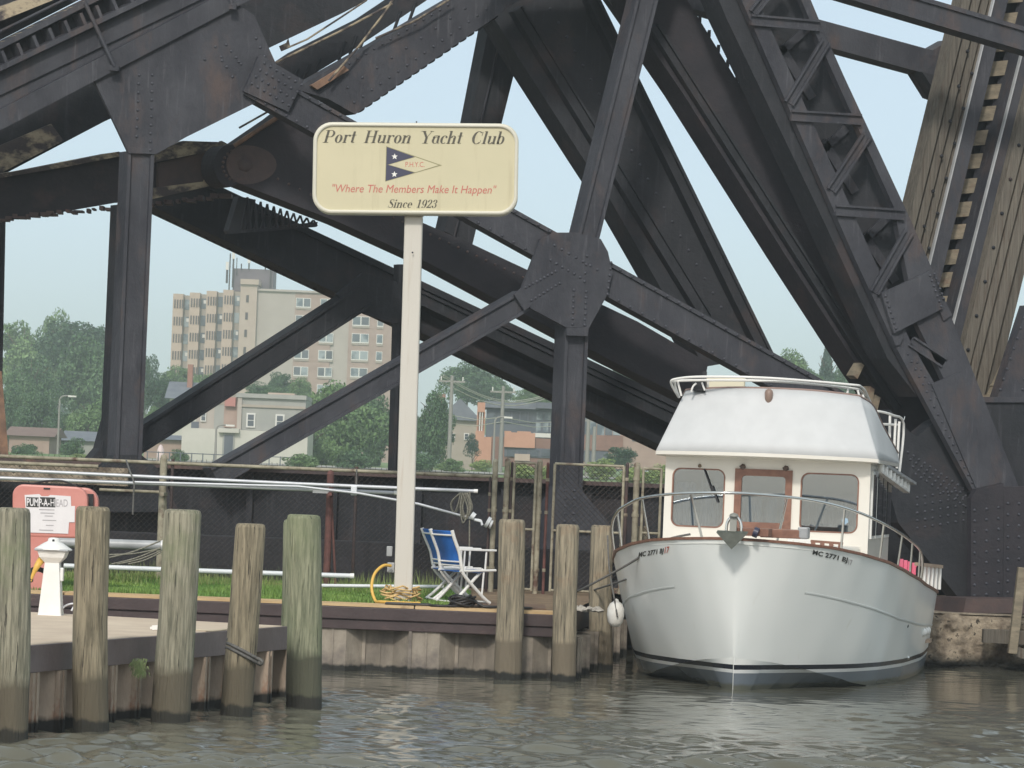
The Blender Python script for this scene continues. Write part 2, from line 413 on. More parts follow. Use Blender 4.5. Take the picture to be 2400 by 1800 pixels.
# ------------------------------------------------------------------ water, banks
def water():
    xs = np.concatenate([[-440, -300, -100, -40, -18], np.linspace(-9.5, 10.5, 470), [18, 40, 100, 300, 440]])
    ys = np.concatenate([[-300, -60, 0, 18, 25], np.linspace(28.5, 49, 600), np.linspace(49.1, 58, 110), [64, 75, 90, 110, 152]])
    X, Y = np.meshgrid(xs, ys)
    Z = np.zeros_like(X)
    r = np.random.RandomState(3)
    for k in range(64):
        short = k < 46
        lam = .27 * (.66 / .27) ** r.rand() if short else .8 * (2.4 / .8) ** r.rand()
        th = r.normal(-.15, .75 if short else .5)
        q = 2 * np.pi / lam
        ph = r.rand() * 6.28
        dx, dy = np.sin(th), np.cos(th)
        amp = lam * (.0085 if short else .0036)
        grp = .55 + .45 * np.sin((X * dy - Y * dx) * q * .13 + ph * 3) * np.sin((X * dx + Y * dy) * q * .09 + ph)
        Z += amp * grp * np.sin((X * dx + Y * dy) * q + ph)
    patch = .55 + .45 * np.sin(X * .55 + 1.3 * np.sin(Y * .31) + .6) * np.sin(Y * .42 + 1.1 * np.sin(X * .4))
    calm = np.clip((47.2 - Y) / 7.5, .22, 1.75)
    fade = ((np.abs(X - .5) < 9.6) & (Y > 28.6) & (Y < 57.9)).astype(float)
    Z *= (.18 + 1.15 * patch) * calm * fade
    ny, nx = X.shape
    V = np.stack([X.ravel(), Y.ravel(), Z.ravel()], 1)
    i = np.arange(ny * nx).reshape(ny, nx)
    F = np.stack([i[:-1, :-1].ravel(), i[:-1, 1:].ravel(), i[1:, 1:].ravel(), i[1:, :-1].ravel()], 1)
    me = bpy.data.meshes.new('water')
    me.vertices.add(len(V)); me.vertices.foreach_set('co', V.ravel())
    me.loops.add(F.size); me.loops.foreach_set('vertex_index', F.ravel())
    me.polygons.add(len(F)); me.polygons.foreach_set('loop_start', np.arange(0, F.size, 4)); me.polygons.foreach_set('loop_total', np.full(len(F), 4))
    me.polygons.foreach_set('use_smooth', np.ones(len(F), bool))
    me.update(calc_edges=True)
    m = M('murky_river_water', (.11, .107, .084), (.135, .13, .102), rough=.015, sc=.5, bump=.002, bsc=5.0, bst=(1, 2, 1))
    m.node_tree.nodes['Principled BSDF'].inputs['IOR'].default_value = 1.33
    me.materials.append(m)
    o = bpy.data.objects.new('water', me); COL.objects.link(o); o['kind'] = 'structure'
water()

def sheet(name, rows, mat):
    """a ground sheet from rows of (y, z, x0, x1)"""
    b = MB(); vs = []
    for y, z, x0, x1 in rows: vs += [(x0, y, z), (x1, y, z)]
    b.add(vs, [(2 * i, 2 * i + 1, 2 * i + 3, 2 * i + 2) for i in range(len(rows) - 1)])
    o = b.build(name, mat, recalc=False); o['kind'] = 'structure'; return o

WALLY = 46.85                       # front face of the seawall
GZ = .9
CX = .86                            # where the seawall turns back beside the boat
BX = (.75 / 3.5)
sheet('bank_ground', [(WALLY + .45, GZ - .03, -60, CX - .05), (48.6, .905, -60, CX + .12), (53, .95, -60, CX + .66), (54.9, .97, -60, CX + .9), (54.92, .97, -60, 5.6), (62, 1.0, -60, 12), (75, 1.0, -60, 12), (75.01, -1, -60, 12)], earth)
sheet('far_bank', [(150, -1, -440, 440), (150.5, 2.0, -440, 440), (200, 2.4, -440, 440), (262, 3.1, -440, 440), (285, 3.45, -440, 440), (420, 4.2, -440, 440), (650, 5.5, -440, 440), (1150, 8, -440, 440)], lawn)
b = MB(); b.add([(-30, 268, 3.26), (26, 268, 3.26), (26, 277, 3.42), (-30, 277, 3.42)], [(0, 1, 2, 3)])
b.build('far_street', asph, recalc=False)['kind'] = 'structure'

# ------------------------------------------------------------------ seawall and its sheet piles
def sheet_piece(out, w, z0, z1, name, mat, parent, dep=.24, slope=.24):
    """half a wave of corrugated sheet piling in local coords: x along the wall, -y towards the water"""
    ya, yb = (-dep, 0) if out else (0, -dep)
    slope = min(slope, w * .36); fl = w - slope
    pts = [(0.0, ya), (fl - .02, ya), (w - .01, yb)]
    t = .03
    poly = pts + [(x, y + t) for x, y in reversed(pts)]
    b = MB(); b.prism([Vector((x, y, z0)) for x, y in poly], (0, 0, z1 - z0))
    # interlock knuckle
    b.prism([Vector((x, y, z0)) for x, y in ((w - .035, yb - .03), (w + .01, yb - .03), (w + .01, yb + .02), (w - .035, yb + .02))], (0, 0, z1 - z0))
    b.prism([Vector((x, y, z0)) for x, y in ((fl * .5 - .012, ya - .018), (fl * .5 + .012, ya - .018), (fl * .5 + .012, ya + .01), (fl * .5 - .012, ya + .01))], (0, 0, z1 - z0))
    me = b.build(name, mat, parent)
    return me

def piling_wall(parent, origin, dirv, length, w, z0, z1, mat, name='sheet_pile', dep=.24):
    d = Vector(dirv).normalized(); ang = math.atan2(d.y, d.x)
    n = int(length / w); protos = []
    for k in range(n):
        if k < 2:
            base = Vector(parent.location); keep = parent.location.copy()
            o = sheet_piece(k == 0, w, z0, z1, name, mat, None, dep)
            o.parent = parent; protos.append(o)
        else:
            o = protos[k % 2].copy(); COL.objects.link(o); o.parent = parent
        p = Vector(origin) + d * (w * k)
        o.location = p - Vector(parent.location); o.rotation_euler = (0, 0, ang)

sw = thing('seawall', 'long seawall of brown steel wales over pale corrugated sheet piling behind the pilings', 'seawall', (-3, WALLY, 0))
X0 = -18
piling_wall(sw, (X0 + .12, WALLY + .3, 0), (1, 0, 0), CX - X0, .64, -.8, .585, sheet_m)
piling_wall(sw, (CX - .02, WALLY + .4, 0), (.12, 1, 0), 8, .62, -.8, .56, sheet_m)
b = MB()
b.box(((X0 + CX) / 2, WALLY + .2, .80), (CX - X0, .42, .17)); b.build('upper_wale', wale_m, sw, bevel=.012)
b = MB()
b.box(((X0 + CX) / 2, WALLY + .205, .645), (CX - X0 - .004, .36, .135)); b.build('lower_wale', wale_m, sw, bevel=.01)
b = MB()
e = Vector((.12, 1, 0)).normalized(); ex = Vector((e.y, -e.x, 0))
b.box(Vector((CX - .2, WALLY + .45, .79)) + e * 4.0, (.4, 8.0, .19), (ex, e, Vector((0, 0, 1)))); b.build('return_wale', wale_m, sw, bevel=.012)
b = MB()
b.box(Vector((CX - .2, WALLY + .45, .63)) + e * 4.0, (.33, 8.0, .12), (ex, e, Vector((0, 0, 1)))); b.build('return_lower_wale', wale_m, sw, bevel=.01)
k = 0; x = X0
while x < CX - .3:                   # cap planks
    L = min(2.4, CX - x)
    for j in range(3):
        b = MB(); b.box((x + L / 2 - .01, WALLY + .09 + j * .19, .9035 + rnd.uniform(0, .006)), (L - .02, .18, .035))
        b.build('cap_plank', plank_m, sw)
    x += L
b = MB()
for i in range(14):
    b.box((X0 + .8 + i * .97, WALLY - .012, .8), (.05, .03, .05))
b.build('wale_bolt', wale_m, sw, kind='stuff')

# ------------------------------------------------------------------ left dock
A = Vector((-4.657, 33.85, 0)); C = Vector((-2.512, 40.43, 0))
f1 = (C - A).normalized(); n1 = Vector((f1.y, -f1.x, 0))      # n1 points to the open water (right)
Bk = C - n1 * 6.5
dk = thing('dock', 'left dock with a pale concrete top and rusty sheet piling behind the near pilings', 'dock', (-4.5, 37, 0))
A2 = A - f1 * 3.0
b = MB(); b.prism([v + Vector((0, 0, .675)) for v in (A2 + n1 * -.06, C + n1 * -.06 - f1 * .06, Bk - f1 * .06, A2 - n1 * 6.5)], (0, 0, .2)); b.build('deck_slab', deckc, dk, bevel=.01)
b = MB(); b.prism([v + Vector((0, 0, .60)) for v in (A2, C, C - n1 * .05 - f1 * 0, A2 - n1 * .05)], (0, 0, .268)); b.build('edge_wale', wale_left, dk)
b = MB(); b.prism([v + Vector((0, 0, .60)) for v in (C - n1 * .06, Bk, Bk - f1 * .05, C - n1 * .06 - f1 * .05)], (0, 0, .268)); b.build('end_wale', wale_left, dk)
piling_wall(dk, tuple(A2 - n1 * .19), tuple(f1), (C - A2).length - .1, .31, -.8, .595, sheet_rust, dep=.18)
piling_wall(dk, tuple(C - f1 * .12), tuple(-n1), 6, .31, -.8, .595, sheet_rust, dep=.1)

# ------------------------------------------------------------------ pilings
def piling(label, top, base, d, dia_px, mat, group, seed, zb=-.9, taper=1.06, chamfer=.05):
    r = random.Random(seed)
    s = d / FPX
    pt, pb = W(top[0], top[1], d), W(base[0], base[1], d)
    pb = pb + (pt - pb) * ((0 - pb.z) / (pt.z - pb.z))
    o = thing('mooring_piling', label, 'piling', (pb.x, pb.y, 0), group)
    R0 = dia_px * s / 2; n = 22; b = MB(); vs = []
    prof = [(zb, 1.0), (0.0, 1.0), (.35, .995), (.7, 1.0), (1.1, .99), (pt.z - chamfer, 1.0), (pt.z - chamfer * .25, .93), (pt.z, .8)]
    wob = [r.uniform(-.02, .02) for _ in range(n)]; ph = r.random() * 6
    for z, q in prof:
        t = (z) / pt.z; c = pb.lerp(pt, t)
        rr = R0 * q * (taper + (1 - taper) * max(t, 0))
        c = c + Vector((.012 * math.sin(z * 2 + ph), .012 * math.cos(z * 1.7 + ph), 0))
        for k in range(n):
            a = 2 * math.pi * k / n
            vs.append((c.x + rr * (1 + wob[k] + .008 * math.sin(z * 9 + k)) * math.cos(a), c.y + rr * (1 + wob[k]) * math.sin(a), z))
    m = len(prof)
    b.add(vs, [(i * n + k, i * n + (k + 1) % n, (i + 1) * n + (k + 1) % n, (i + 1) * n + k) for i in range(m - 1) for k in range(n)], True)
    b.add(vs[-n:], [tuple(range(n))])
    b.build('trunk', mat, o)
    # drying cracks down the face, thin dark slivers cut proud as splinters
    c2 = MB()
    for _ in range(9):
        a = r.uniform(3.5, 5.9); z0 = r.uniform(.3, pt.z - .5); L = r.uniform(.15, .5); t = (z0 + L / 2) / pt.z
        c = pb.lerp(pt, t); rr = R0 * 1.012
        p = Vector((c.x + rr * math.cos(a), c.y + rr * math.sin(a), z0)); tx = Vector((-math.sin(a), math.cos(a), 0))
        c2.add([p, p + tx * .012 + Vector((0, 0, L * .4)), p + Vector((0, 0, L)), p - tx * .008 + Vector((0, 0, L * .5))], [(0, 1, 2, 3)])
    c2.build('splinter', mat, o, kind='stuff')
    return o
GP = 'wooden mooring pilings along the left dock'
piling('grey-green wooden piling cut off by the left frame edge', (35, 1190), (26, 1722), 32.9, 76, wood_pile, GP, 1)
piling('wooden piling standing in front of the red pump station', (215, 1187), (212, 1715), 34.55, 80, wood_brown, GP, 2)
piling('tall wooden piling with swirling grain right of the white light pedestal', (428, 1194), (402, 1692), 36.2, 88, wood_pile, GP, 3)
piling('short wooden piling with a dark rope wrapped round it', (586, 1227), (556, 1678), 37.6, 72, wood_brown, GP, 4)
piling('mossy green-topped piling at the outer corner of the left dock', (711, 1206), (714, 1652), 39.65, 80, wood_green, GP, 5)
piling('piling mostly hidden behind the mossy corner piling', (702, 1218), (694, 1640), 41.9, 76, wood_green, GP, 6)
GQ = 'wooden pilings along the far seawall'
piling('wide weathered piling just right of the blue chairs', (1200, 1217), (1191, 1592), 46.5, 63, wood_tan, GQ, 7)
piling('weathered piling in front of the flared black bridge column foot', (1332, 1229), (1319, 1582), 46.52, 55, wood_tan, GQ, 8)
piling('weathered piling beside the bow of the yacht with the white fender', (1411, 1231), (1407, 1567), 49.9, 53, wood_tan, GQ, 9)
piling('pale piling seen through the left end of the bow rail', (1507, 1233), (1500, 1552), 55.0, 32, wood_tan, GQ, 10)

def rope(name, label, pts, r, mat, cat='rope', n=6, sm=6):
    o = MB().tube(smoothpath(pts, sm), r, n).build(name, mat); tag(o, label, cat); return o
# rope round the short piling
pc = W(569, 1530, 37.6)
rr = .185
ring = []
for k in range(25):
    a = R(200) - k / 24 * R(400)
    ring.append((pc.x + .012 + rr * math.cos(a), 37.6 + rr * math.sin(a), W(556, 1520, 37.6).z + .10 * math.cos(a + 2.9) - .002 * k))
ring2 = [(x, y, z - .045) for x, y, z in ring]
rope('piling_rope', 'dark rope looped twice round the short dock piling', ring + ring2 + [W(608, 1545, 37.45), W(612, 1556, 37.45), W(604, 1552, 37.45)], .019, rope_dark, sm=3)
r_m = random.Random(3); b = MB()
for k in range(170):
    q = W(r_m.gauss(326, 9), r_m.uniform(1542, 1580), 35.75); t = Vector((r_m.uniform(-.03, .03), -.03, -r_m.uniform(.03, .09)))
    b.add([q, q + Vector((.012, 0, 0)), q + t], [(0, 1, 2)])
tag(b.build('moss', M('hanging_green_moss', S(84, 104, 62), S(110, 122, 80), rough=.8, isl=.3), kind='stuff'), 'green moss hanging from the dock sheet piling', 'moss')
rope('dock_line', 'pale line lying along the concrete top of the left dock', [W(456, 1476, 38.3) , W(500, 1478, 38.2), W(536, 1474, 38.2)], .014, rope_l)
o = MB().bar(W(357, 1471, 37.9) , W(372, 1470, 37.9), .05, .05).bar(W(352, 1472, 37.9), W(384, 1466, 37.9), .03, .025).build('dock_cleat', white_paint); tag(o, 'small white cleat on the left dock beside the swirling-grain piling', 'cleat')
# ------------------------------------------------------------------ the club sign
def club_sign():
    d = 48.0; s = d / FPX
    base = W(948, 1412, d + .15)
    root = thing('club_sign', 'cream Port Huron Yacht Club sign on a tall white pole', 'sign', (base.x, base.y, GZ))
    top = W(970, 508, d + .15); bot = W(944, 1424, d + .15); bot.z = GZ - .02
    b = MB(); n = 20; rp = .127
    b.bar(bot, top, rp * 2, rp * 2, (0, 1, 0)); b.build('pole', pole_m, root, bevel=.025, seg=3)
    b = MB(); b.tube([top, top + Vector((0, 0, .025))], .135, 16); b.box(top + Vector((0, 0, .04)), (.42, .2, .02)); b.build('pole_flange', pole_m, root)
    b = MB()
    for dx in (-.09, .07): b.box(top + Vector((dx, 0, .09)), (.05, .12, .1))
    b.build('mounting_bracket', pole_m, root)
    b = MB(); b.dome(W(967, 592, d) + Vector((0, -.03, 0)), (0, -1, 0), .014, .01); b.build('pole_bolt', rivet_m, root)
    cx, cy = 974.0, 395.5
    O = W(cx, cy, d - .13)
    ex = (W(cx + 100, cy + .9, d) - W(cx, cy, d)).normalized(); ez = (W(cx + 1.6, cy - 100, d) - W(cx, cy, d)).normalized(); ey = ex.cross(ez) * -1
    ey = Vector((0, 1, 0))
    def P(x, y, z=0):                      # sign-plane pixels (x right, y up), z metres towards the viewer
        return O + ex * x * s + ez * y * s - ey * z
    def rr(w, h, r, n=8):
        pts = []
        for qx, qy, a0 in ((1, 1, 0), (-1, 1, 90), (-1, -1, 180), (1, -1, 270)):
            for k in range(n + 1):
                a = R(a0 + 90 * k / n); pts.append((qx * (w - r) + r * math.cos(a), qy * (h - r) + r * math.sin(a)))
        return pts
    out = rr(240, 107, 44); inn = rr(231, 98, 37)
    b = MB(); b.prism([P(x, y, -.02) for x, y in out], ey * .24); b.build('sign_cabinet', sign_rim, root, bevel=.01)
    b = MB(); m = len(out)
    vs = [P(x, y, .02) for x, y in out] + [P(x, y, .035) for x, y in rr(236, 103, 40)] + [P(x, y, .035) for x, y in inn] + [P(x, y, .0) for x, y in inn] + [P(x, y, -.025) for x, y in out]
    b.add(vs, [(r * m + i, r * m + (i + 1) % m, (r + 1) * m + (i + 1) % m, (r + 1) * m + i) for r in range(3) for i in range(m)] + [(i, 4 * m + i, 4 * m + (i + 1) % m, (i + 1) % m) for i in range(m)], True)
    b.build('sign_rim', sign_rim, root)
    b = MB(); b.add([P(x, y, .012) for x, y in inn], [tuple(range(m))]); face = b.build('sign_face', sign_cream, root)
    Z = .016
    def put(name, polys, mat, z=Z):
        b = MB()
        for v, fs in polys: b.add([P(x, y, z) for x, y in v], fs)
        return b.build(name, mat, root, recalc=False)
    # --- bold italic didone letters drawn from stems, hairlines, bowls
    def rect(x0, y0, x1, y1): return ([(x0, y0), (x1, y0), (x1, y1), (x0, y1)], [(0, 1, 2, 3)])
    def quad(*p): return (list(p), [(0, 1, 2, 3)])
    def ring(cx, cy, rx, ry, tx, ty, a0=0, a1=360, n=28):
        v = []
        for k in range(n + 1):
            a = R(a0 + (a1 - a0) * k / n)
            v.append((cx + rx * math.cos(a), cy + ry * math.sin(a)))
            v.append((cx + (rx - tx) * math.cos(a), cy + (ry - ty) * math.sin(a)))
        return (v, [(2 * k, 2 * k + 2, 2 * k + 3, 2 * k + 1) for k in range(n)])
    def disc(cx, cy, r, n=12): return ([(cx + r * math.cos(2 * math.pi * k / n), cy + r * math.sin(2 * math.pi * k / n)) for k in range(n)], [tuple(range(n))])
    T, h, X, CAP = .17, .035, .64, 1.0       # stem, hairline, x-height, cap height (em of cap = 1)
    def serif(x, y, w=.34): return rect(x - w / 2, y - h / 2, x + w / 2, y + h / 2)
    G = {}
    G['P'] = ([rect(.1, 0, .1 + T, 1), rect(.1, 1 - h, .45, 1), rect(.1, .45, .45, .45 + h), ring(.42, .72, .3, .28, T * .95, h, -90, 90), serif(.185, .017, .42), serif(.1, .983, .2)], .78)
    G['H'] = ([rect(.1, 0, .1 + T, 1), rect(.62, 0, .62 + T, 1), rect(.2, .49, .7, .49 + h * 1.2), serif(.185, .017), serif(.185, .983), serif(.705, .017), serif(.705, .983)], .94)
    G['Y'] = ([quad((.05, 1), (.05 + T * 1.15, 1), (.45 + T * .6, .45), (.45 - T * .4, .45)), quad((.72, 1), (.76, 1), (.47, .45), (.43, .45)), rect(.37, 0, .37 + T, .47), serif(.45, .017, .4), serif(.13, .983, .36), serif(.74, .983, .26)], .86)
    G['C'] = ([ring(.45, .5, .4, .52, T * 1.15, h, 52, 312), rect(.7, .66, .74, .98), rect(.69, .1, .72, .3)], .86)
    G['S'] = ([ring(.34, .74, .25, .27, T * .7, h, 40, 250), ring(.34, .26, .28, .27, T * .7, h, -140, 75), quad((.16, .66), (.3, .74), (.56, .38), (.42, .30)), rect(.54, .74, .575, 1), rect(.06, 0, .095, .28)], .68)
    G['o'] = ([ring(.3, X / 2, .27, X / 2 + .015, T, h)], .62)
    G['r'] = ([rect(.08, 0, .08 + T * .95, X), ring(.4, X - .2, .2, .21, h * 1.4, h * 1.4, 70, 160), disc(.45, X - .07, .075), serif(.16, .017, .3), serif(.1, X - .017, .14)], .52)
    G['t'] = ([rect(.12, .08, .12 + T * .95, .92), rect(.02, X - h, .4, X), ring(.27, .12, .15, .13, T * .6, h, 180, 330)], .44)
    G['u'] = ([rect(.06, .14, .06 + T * .95, X), rect(.42, 0, .42 + T * .95, X), ring(.25, .17, .19, .18, T * .7, h * 1.3, 180, 350), serif(.07, X - .017, .16), serif(.43, X - .017, .16), serif(.56, .017, .16)], .68)
    G['n'] = ([rect(.06, 0, .06 + T * .95, X), rect(.42, 0, .42 + T * .95, X - .14), ring(.4, X - .17, .19, .18, T * .7, h * 1.3, 10, 180), serif(.07, X - .017, .16), serif(.14, .017, .28), serif(.5, .017, .28)], .68)
    G['a'] = ([rect(.4, .05, .4 + T * .9, X), ring(.3, .27, .26, .28, T * .95, h, 60, 300), ring(.3, X - .13, .24, .14, h * 1.5, h * 1.2, 20, 150), disc(.12, X - .14, .07), serif(.55, .03, .18)], .62)
    G['c'] = ([ring(.3, X / 2, .27, X / 2 + .015, T, h, 50, 310), disc(.43, X - .12, .075)], .54)
    G['h'] = ([rect(.06, 0, .06 + T * .95, 1.02), rect(.42, 0, .42 + T * .95, X - .14), ring(.4, X - .17, .19, .18, T * .7, h * 1.3, 10, 180), serif(.07, 1.0, .16), serif(.14, .017, .28), serif(.5, .017, .28)], .68)
    G['l'] = ([rect(.06, 0, .06 + T * .95, 1.02), serif(.07, 1.0, .16), serif(.14, .017, .3)], .34)
    G['b'] = ([rect(.06, 0, .06 + T * .9, 1.02), ring(.3, X / 2, .26, X / 2 + .015, T * .95, h, -150, 150), serif(.07, 1.0, .16)], .62)
    G['i'] = ([rect(.06, 0, .06 + T * .95, X), disc(.14, .88, .095), serif(.07, X - .017, .16), serif(.14, .017, .28)], .34)
    G['e'] = ([ring(.3, X / 2, .27, X / 2 + .015, T, h, 0, 318), rect(.08, X / 2, .56, X / 2 + h * 1.2)], .58)
    G['1'] = ([rect(.2, 0, .2 + T, 1), quad((.2, 1), (.2, .93), (.08, .84), (.08, .88)), serif(.285, .017, .42)], .56)
    G['9'] = ([ring(.32, .66, .27, .34, T * .9, h), ring(.28, .42, .31, .44, T * .9, h, -80, 20), disc(.16, .1, .08)], .62)
    G['2'] = ([ring(.3, .74, .25, .26, T * .9, h, -30, 165), disc(.13, .78, .085), quad((.38, .6), (.55, .66), (.2, .1), (.06, .06)), rect(.05, .02, .56, .15), rect(.53, .05, .565, .3)], .62)
    G['3'] = ([ring(.28, .76, .24, .24, T * .85, h, -75, 160), ring(.28, .27, .27, .27, T * .9, h, -160, 80), disc(.12, .8, .08), disc(.11, .2, .09), rect(.2, .51, .36, .51 + h)], .6)
    def setline(txt, x0, x1, y, capx, shear, wordgap):
        adv = []; w = 0
        for ch in txt: adv.append(w); w += wordgap if ch == ' ' else G[ch][1]
        sx = (x1 - x0) / (w - .06); out = [[]]
        for ch, a in zip(txt, adv):
            if ch == ' ': out.append([]); continue
            for v, f in G[ch][0]:
                out[-1].append(([(x0 + (a + p) * sx + q * capx * shear, y + q * capx) for p, q in v], f))
        return out
    q = .2306
    fx = lambda x: x * q - 254 ; fy = lambda y: 125.5 - y * q
    ttl = []
    for polys in setline('Port Huron Yacht Club', fx(158), fx(1985), fy(288), 29.0, .27, .62): put('title_word', polys, ink)
    for polys in setline('Since 1923', fx(822), fx(1312), fy(942), 19.5, .27, .5): put('since_word', polys, ink)
    v, f = text_mesh('"Where The Members Make It Happen"', 33, shear=.22, sx=.62)
    wdt = max(p[0] for p in v) - min(p[0] for p in v); k = (fx(1925) - fx(262)) / wdt
    mid = (max(p[0] for p in v) + min(p[0] for p in v)) / 2
    put('motto_lettering', [([((x - mid) * k + (fx(262) + fx(1925)) / 2, y * .80 + fy(755)) for x, y in v], f)], ink_red)
    put('pennant_outline', [([(fx(x), fy(y)) for x, y in ((800, 318), (1370, 508), (795, 678))], [(0, 1, 2)])], ink_green, .014)
    put('pennant_diamond', [([(fx(x), fy(y)) for x, y in ((830, 507), (1098, 428), (1335, 508), (1098, 582))], [(0, 1, 2, 3)])], sign_cream, .018)
    put('pennant_field', [([(fx(x), fy(y)) for x, y in ((806, 326), (1090, 424), (822, 506), (804, 507))], [(0, 1, 2, 3)]), ([(fx(x), fy(y)) for x, y in ((804, 507), (822, 508), (1090, 586), (801, 672))], [(0, 1, 2, 3)])], ink_navy)
    for sy in (424, 604):
        pts = []
        for i in range(10):
            a = R(90 + 36 * i); r = 33 if i % 2 == 0 else 14
            pts.append((fx(888 + r * math.cos(a)), fy(sy - r * math.sin(a))))
        put('star', [(pts, [tuple(range(10))])], white_vinyl, .019)
    v, f = text_mesh('P.H.Y.C.', 17, sx=.84, spc=.95)
    put('initials_lettering', [([(x + fx(1095), y + fy(505)) for x, y in v], f)], ink_red, .0195)
    b = MB(); b.tube([P(0, 106, -.1), P(0, 113, -.1)], .01, 6); b.build('lifting_eye', rivet_m, root)
    # outlet box and conduit on the back left of the pole
    q1 = W(913, 1292, 48.25); q2 = W(916, 1330, 48.25)
    for q_, sz in ((q1, (.08, .1, .14)), (q2, (.1, .12, .14))): MB().box(q_, sz).build('outlet_box', spar_grey, root, bevel=.008)
    return root
club_sign()
# yellow cord and tan hose at the foot of the pole
rope('yellow_cord', 'yellow power cord looping from the sign pole outlet down to the ground',
     [W(916, 1326, 48.1), W(898, 1326, 48.0), W(878, 1345, 47.9), W(871, 1378, 47.8), (W(880, 1408, 47.7)), Vector((W(893, 1420, 47.5).x, 47.5, .945)), Vector((W(925, 1417, 47.4).x, 47.4, .945)), Vector((W(985, 1414, 47.45).x, 47.45, .945))], .022, yellow_m, 'cord', 8)
pts = []
pb = W(946, 1405, 48.15)
for k in range(64):
    a = k * R(34); rr_ = .19 + .06 * math.sin(k * 1.9)
    pts.append((pb.x - .03 + rr_ * 1.25 * math.cos(a), pb.y + rr_ * math.sin(a), .93 + k * .0034 + .03 * math.sin(k * 2.9)))
o = MB().tube(smoothpath(pts, 2), .0125, 6).build('coiled_hose', tan_rope); tag(o, 'tan hose coiled round the foot of the club sign pole', 'hose')
pts = []
q = W(1082, 1432, 47.1)
for k in range(60):
    a = k * R(37); r0 = .15 + .035 * math.sin(k * 1.7)
    pts.append((q.x + r0 * math.cos(a), 47.12 + .1 * math.sin(a), .945 + k * .0024 + .02 * math.sin(k * 2.1)))
pts += [(q.x + .3, 47.05, .95), (q.x + .6, 47.1, .96), (q.x + .85, 47.05, .95), (q.x + .95, 47.2, .95), (q.x + .55, 47.2, .95), (q.x - .3, 47.0, .94), (q.x - .45, 47.1, .94)]
o = MB().tube(smoothpath(pts, 3), .019, 6).build('black_hose', rubber); tag(o, 'coil of black hose lying on the seawall planks by the chairs', 'hose')
b = MB(); b.box((W(955, 1424, 47.1).x, 47.22, .94), (.62, .3, .03)); tag(b.build('dark_board', rubber, bevel=.01), 'dark flat board lying under the tan hose at the sign pole', 'board')

# ------------------------------------------------------------------ light pedestal on the dock
def pedestal():
    d = 40.8; base = W(119, 1441, d); s = d / FPX
    z0 = .875
    root = thing('light_pedestal', 'white tapered dock pedestal with a lamp cap standing on the left dock', 'pedestal', (base.x, d, z0))
    c = Vector((base.x, d, z0)); Q = math.sqrt(2)
    H = lambda py: (1441 - py) * s
    rot = 1
    def sqr(prof, name, mat, n=4, bev=.008):
        b = MB(); b.lathe([(r * Q, z) for r, z in prof], c, 4, smooth=False, sq=True); return b.build(name, mat, root, bevel=bev)
    sqr([(.14, 0), (.135, .02), (.088, H(1320)), (.088, H(1317))], 'column', white_paint)
    sqr([(.09, H(1318)), (.145, H(1306)), (.165, H(1294)), (.165, H(1289))], 'head', white_paint)
    sqr([(.16, H(1292)), (.2, H(1290)), (.2, H(1287)), (.19, H(1286))], 'cap_skirt', spar_grey, bev=.004)
    b = MB(); b.lathe([(.225, H(1288)), (.222, H(1286)), (.12, H(1273)), (.07, H(1268)), (.068, H(1263)), (.05, H(1260)), (.01, H(1259.5))], c, 20); b.build('lamp_cap', white_paint, root)
    b = MB(); b.box(c + Vector((.005, -.07, H(1266))), (.025, .02, .025)); b.build('photocell', black_m, root)
    b = MB(); b.box(c + Vector((.118, -.03, H(1345))), (.04, .1, .16)); b.build('outlet_cover', white_paint, root, bevel=.01)
    b = MB(); b.tube(smoothpath([c + Vector((.13, 0, .08)), c + Vector((.2, -.02, .13)), c + Vector((.28, -.02, .14)), c + Vector((.25, -.05, .06))], 6), .013, 6); b.build('hose_bib', alu, root)
    p = [W(100, 1308, d), W(88, 1325, d - .1), W(78, 1345, d - .1), W(72, 1362, d - .1)]
    o = MB().tube(smoothpath(p, 4), [.05, .048, .045, .042, .038, .034, .03, .026, .022, .02, .018, .017, .016], 10).build('shore_power_plug', yellow_m)
    tag(o, 'yellow shore power plug hanging at the left of the white pedestal', 'plug')
    o = MB().tube(smoothpath([W(72, 1362, d - .1), W(74, 1338, d), W(88, 1334, d + .05), W(102, 1338, d + .05), W(106, 1342, d)], 5), .03, 8).build('black_cable', rubber); tag(o, 'black cable bundle behind the white pedestal', 'cable')
pedestal()

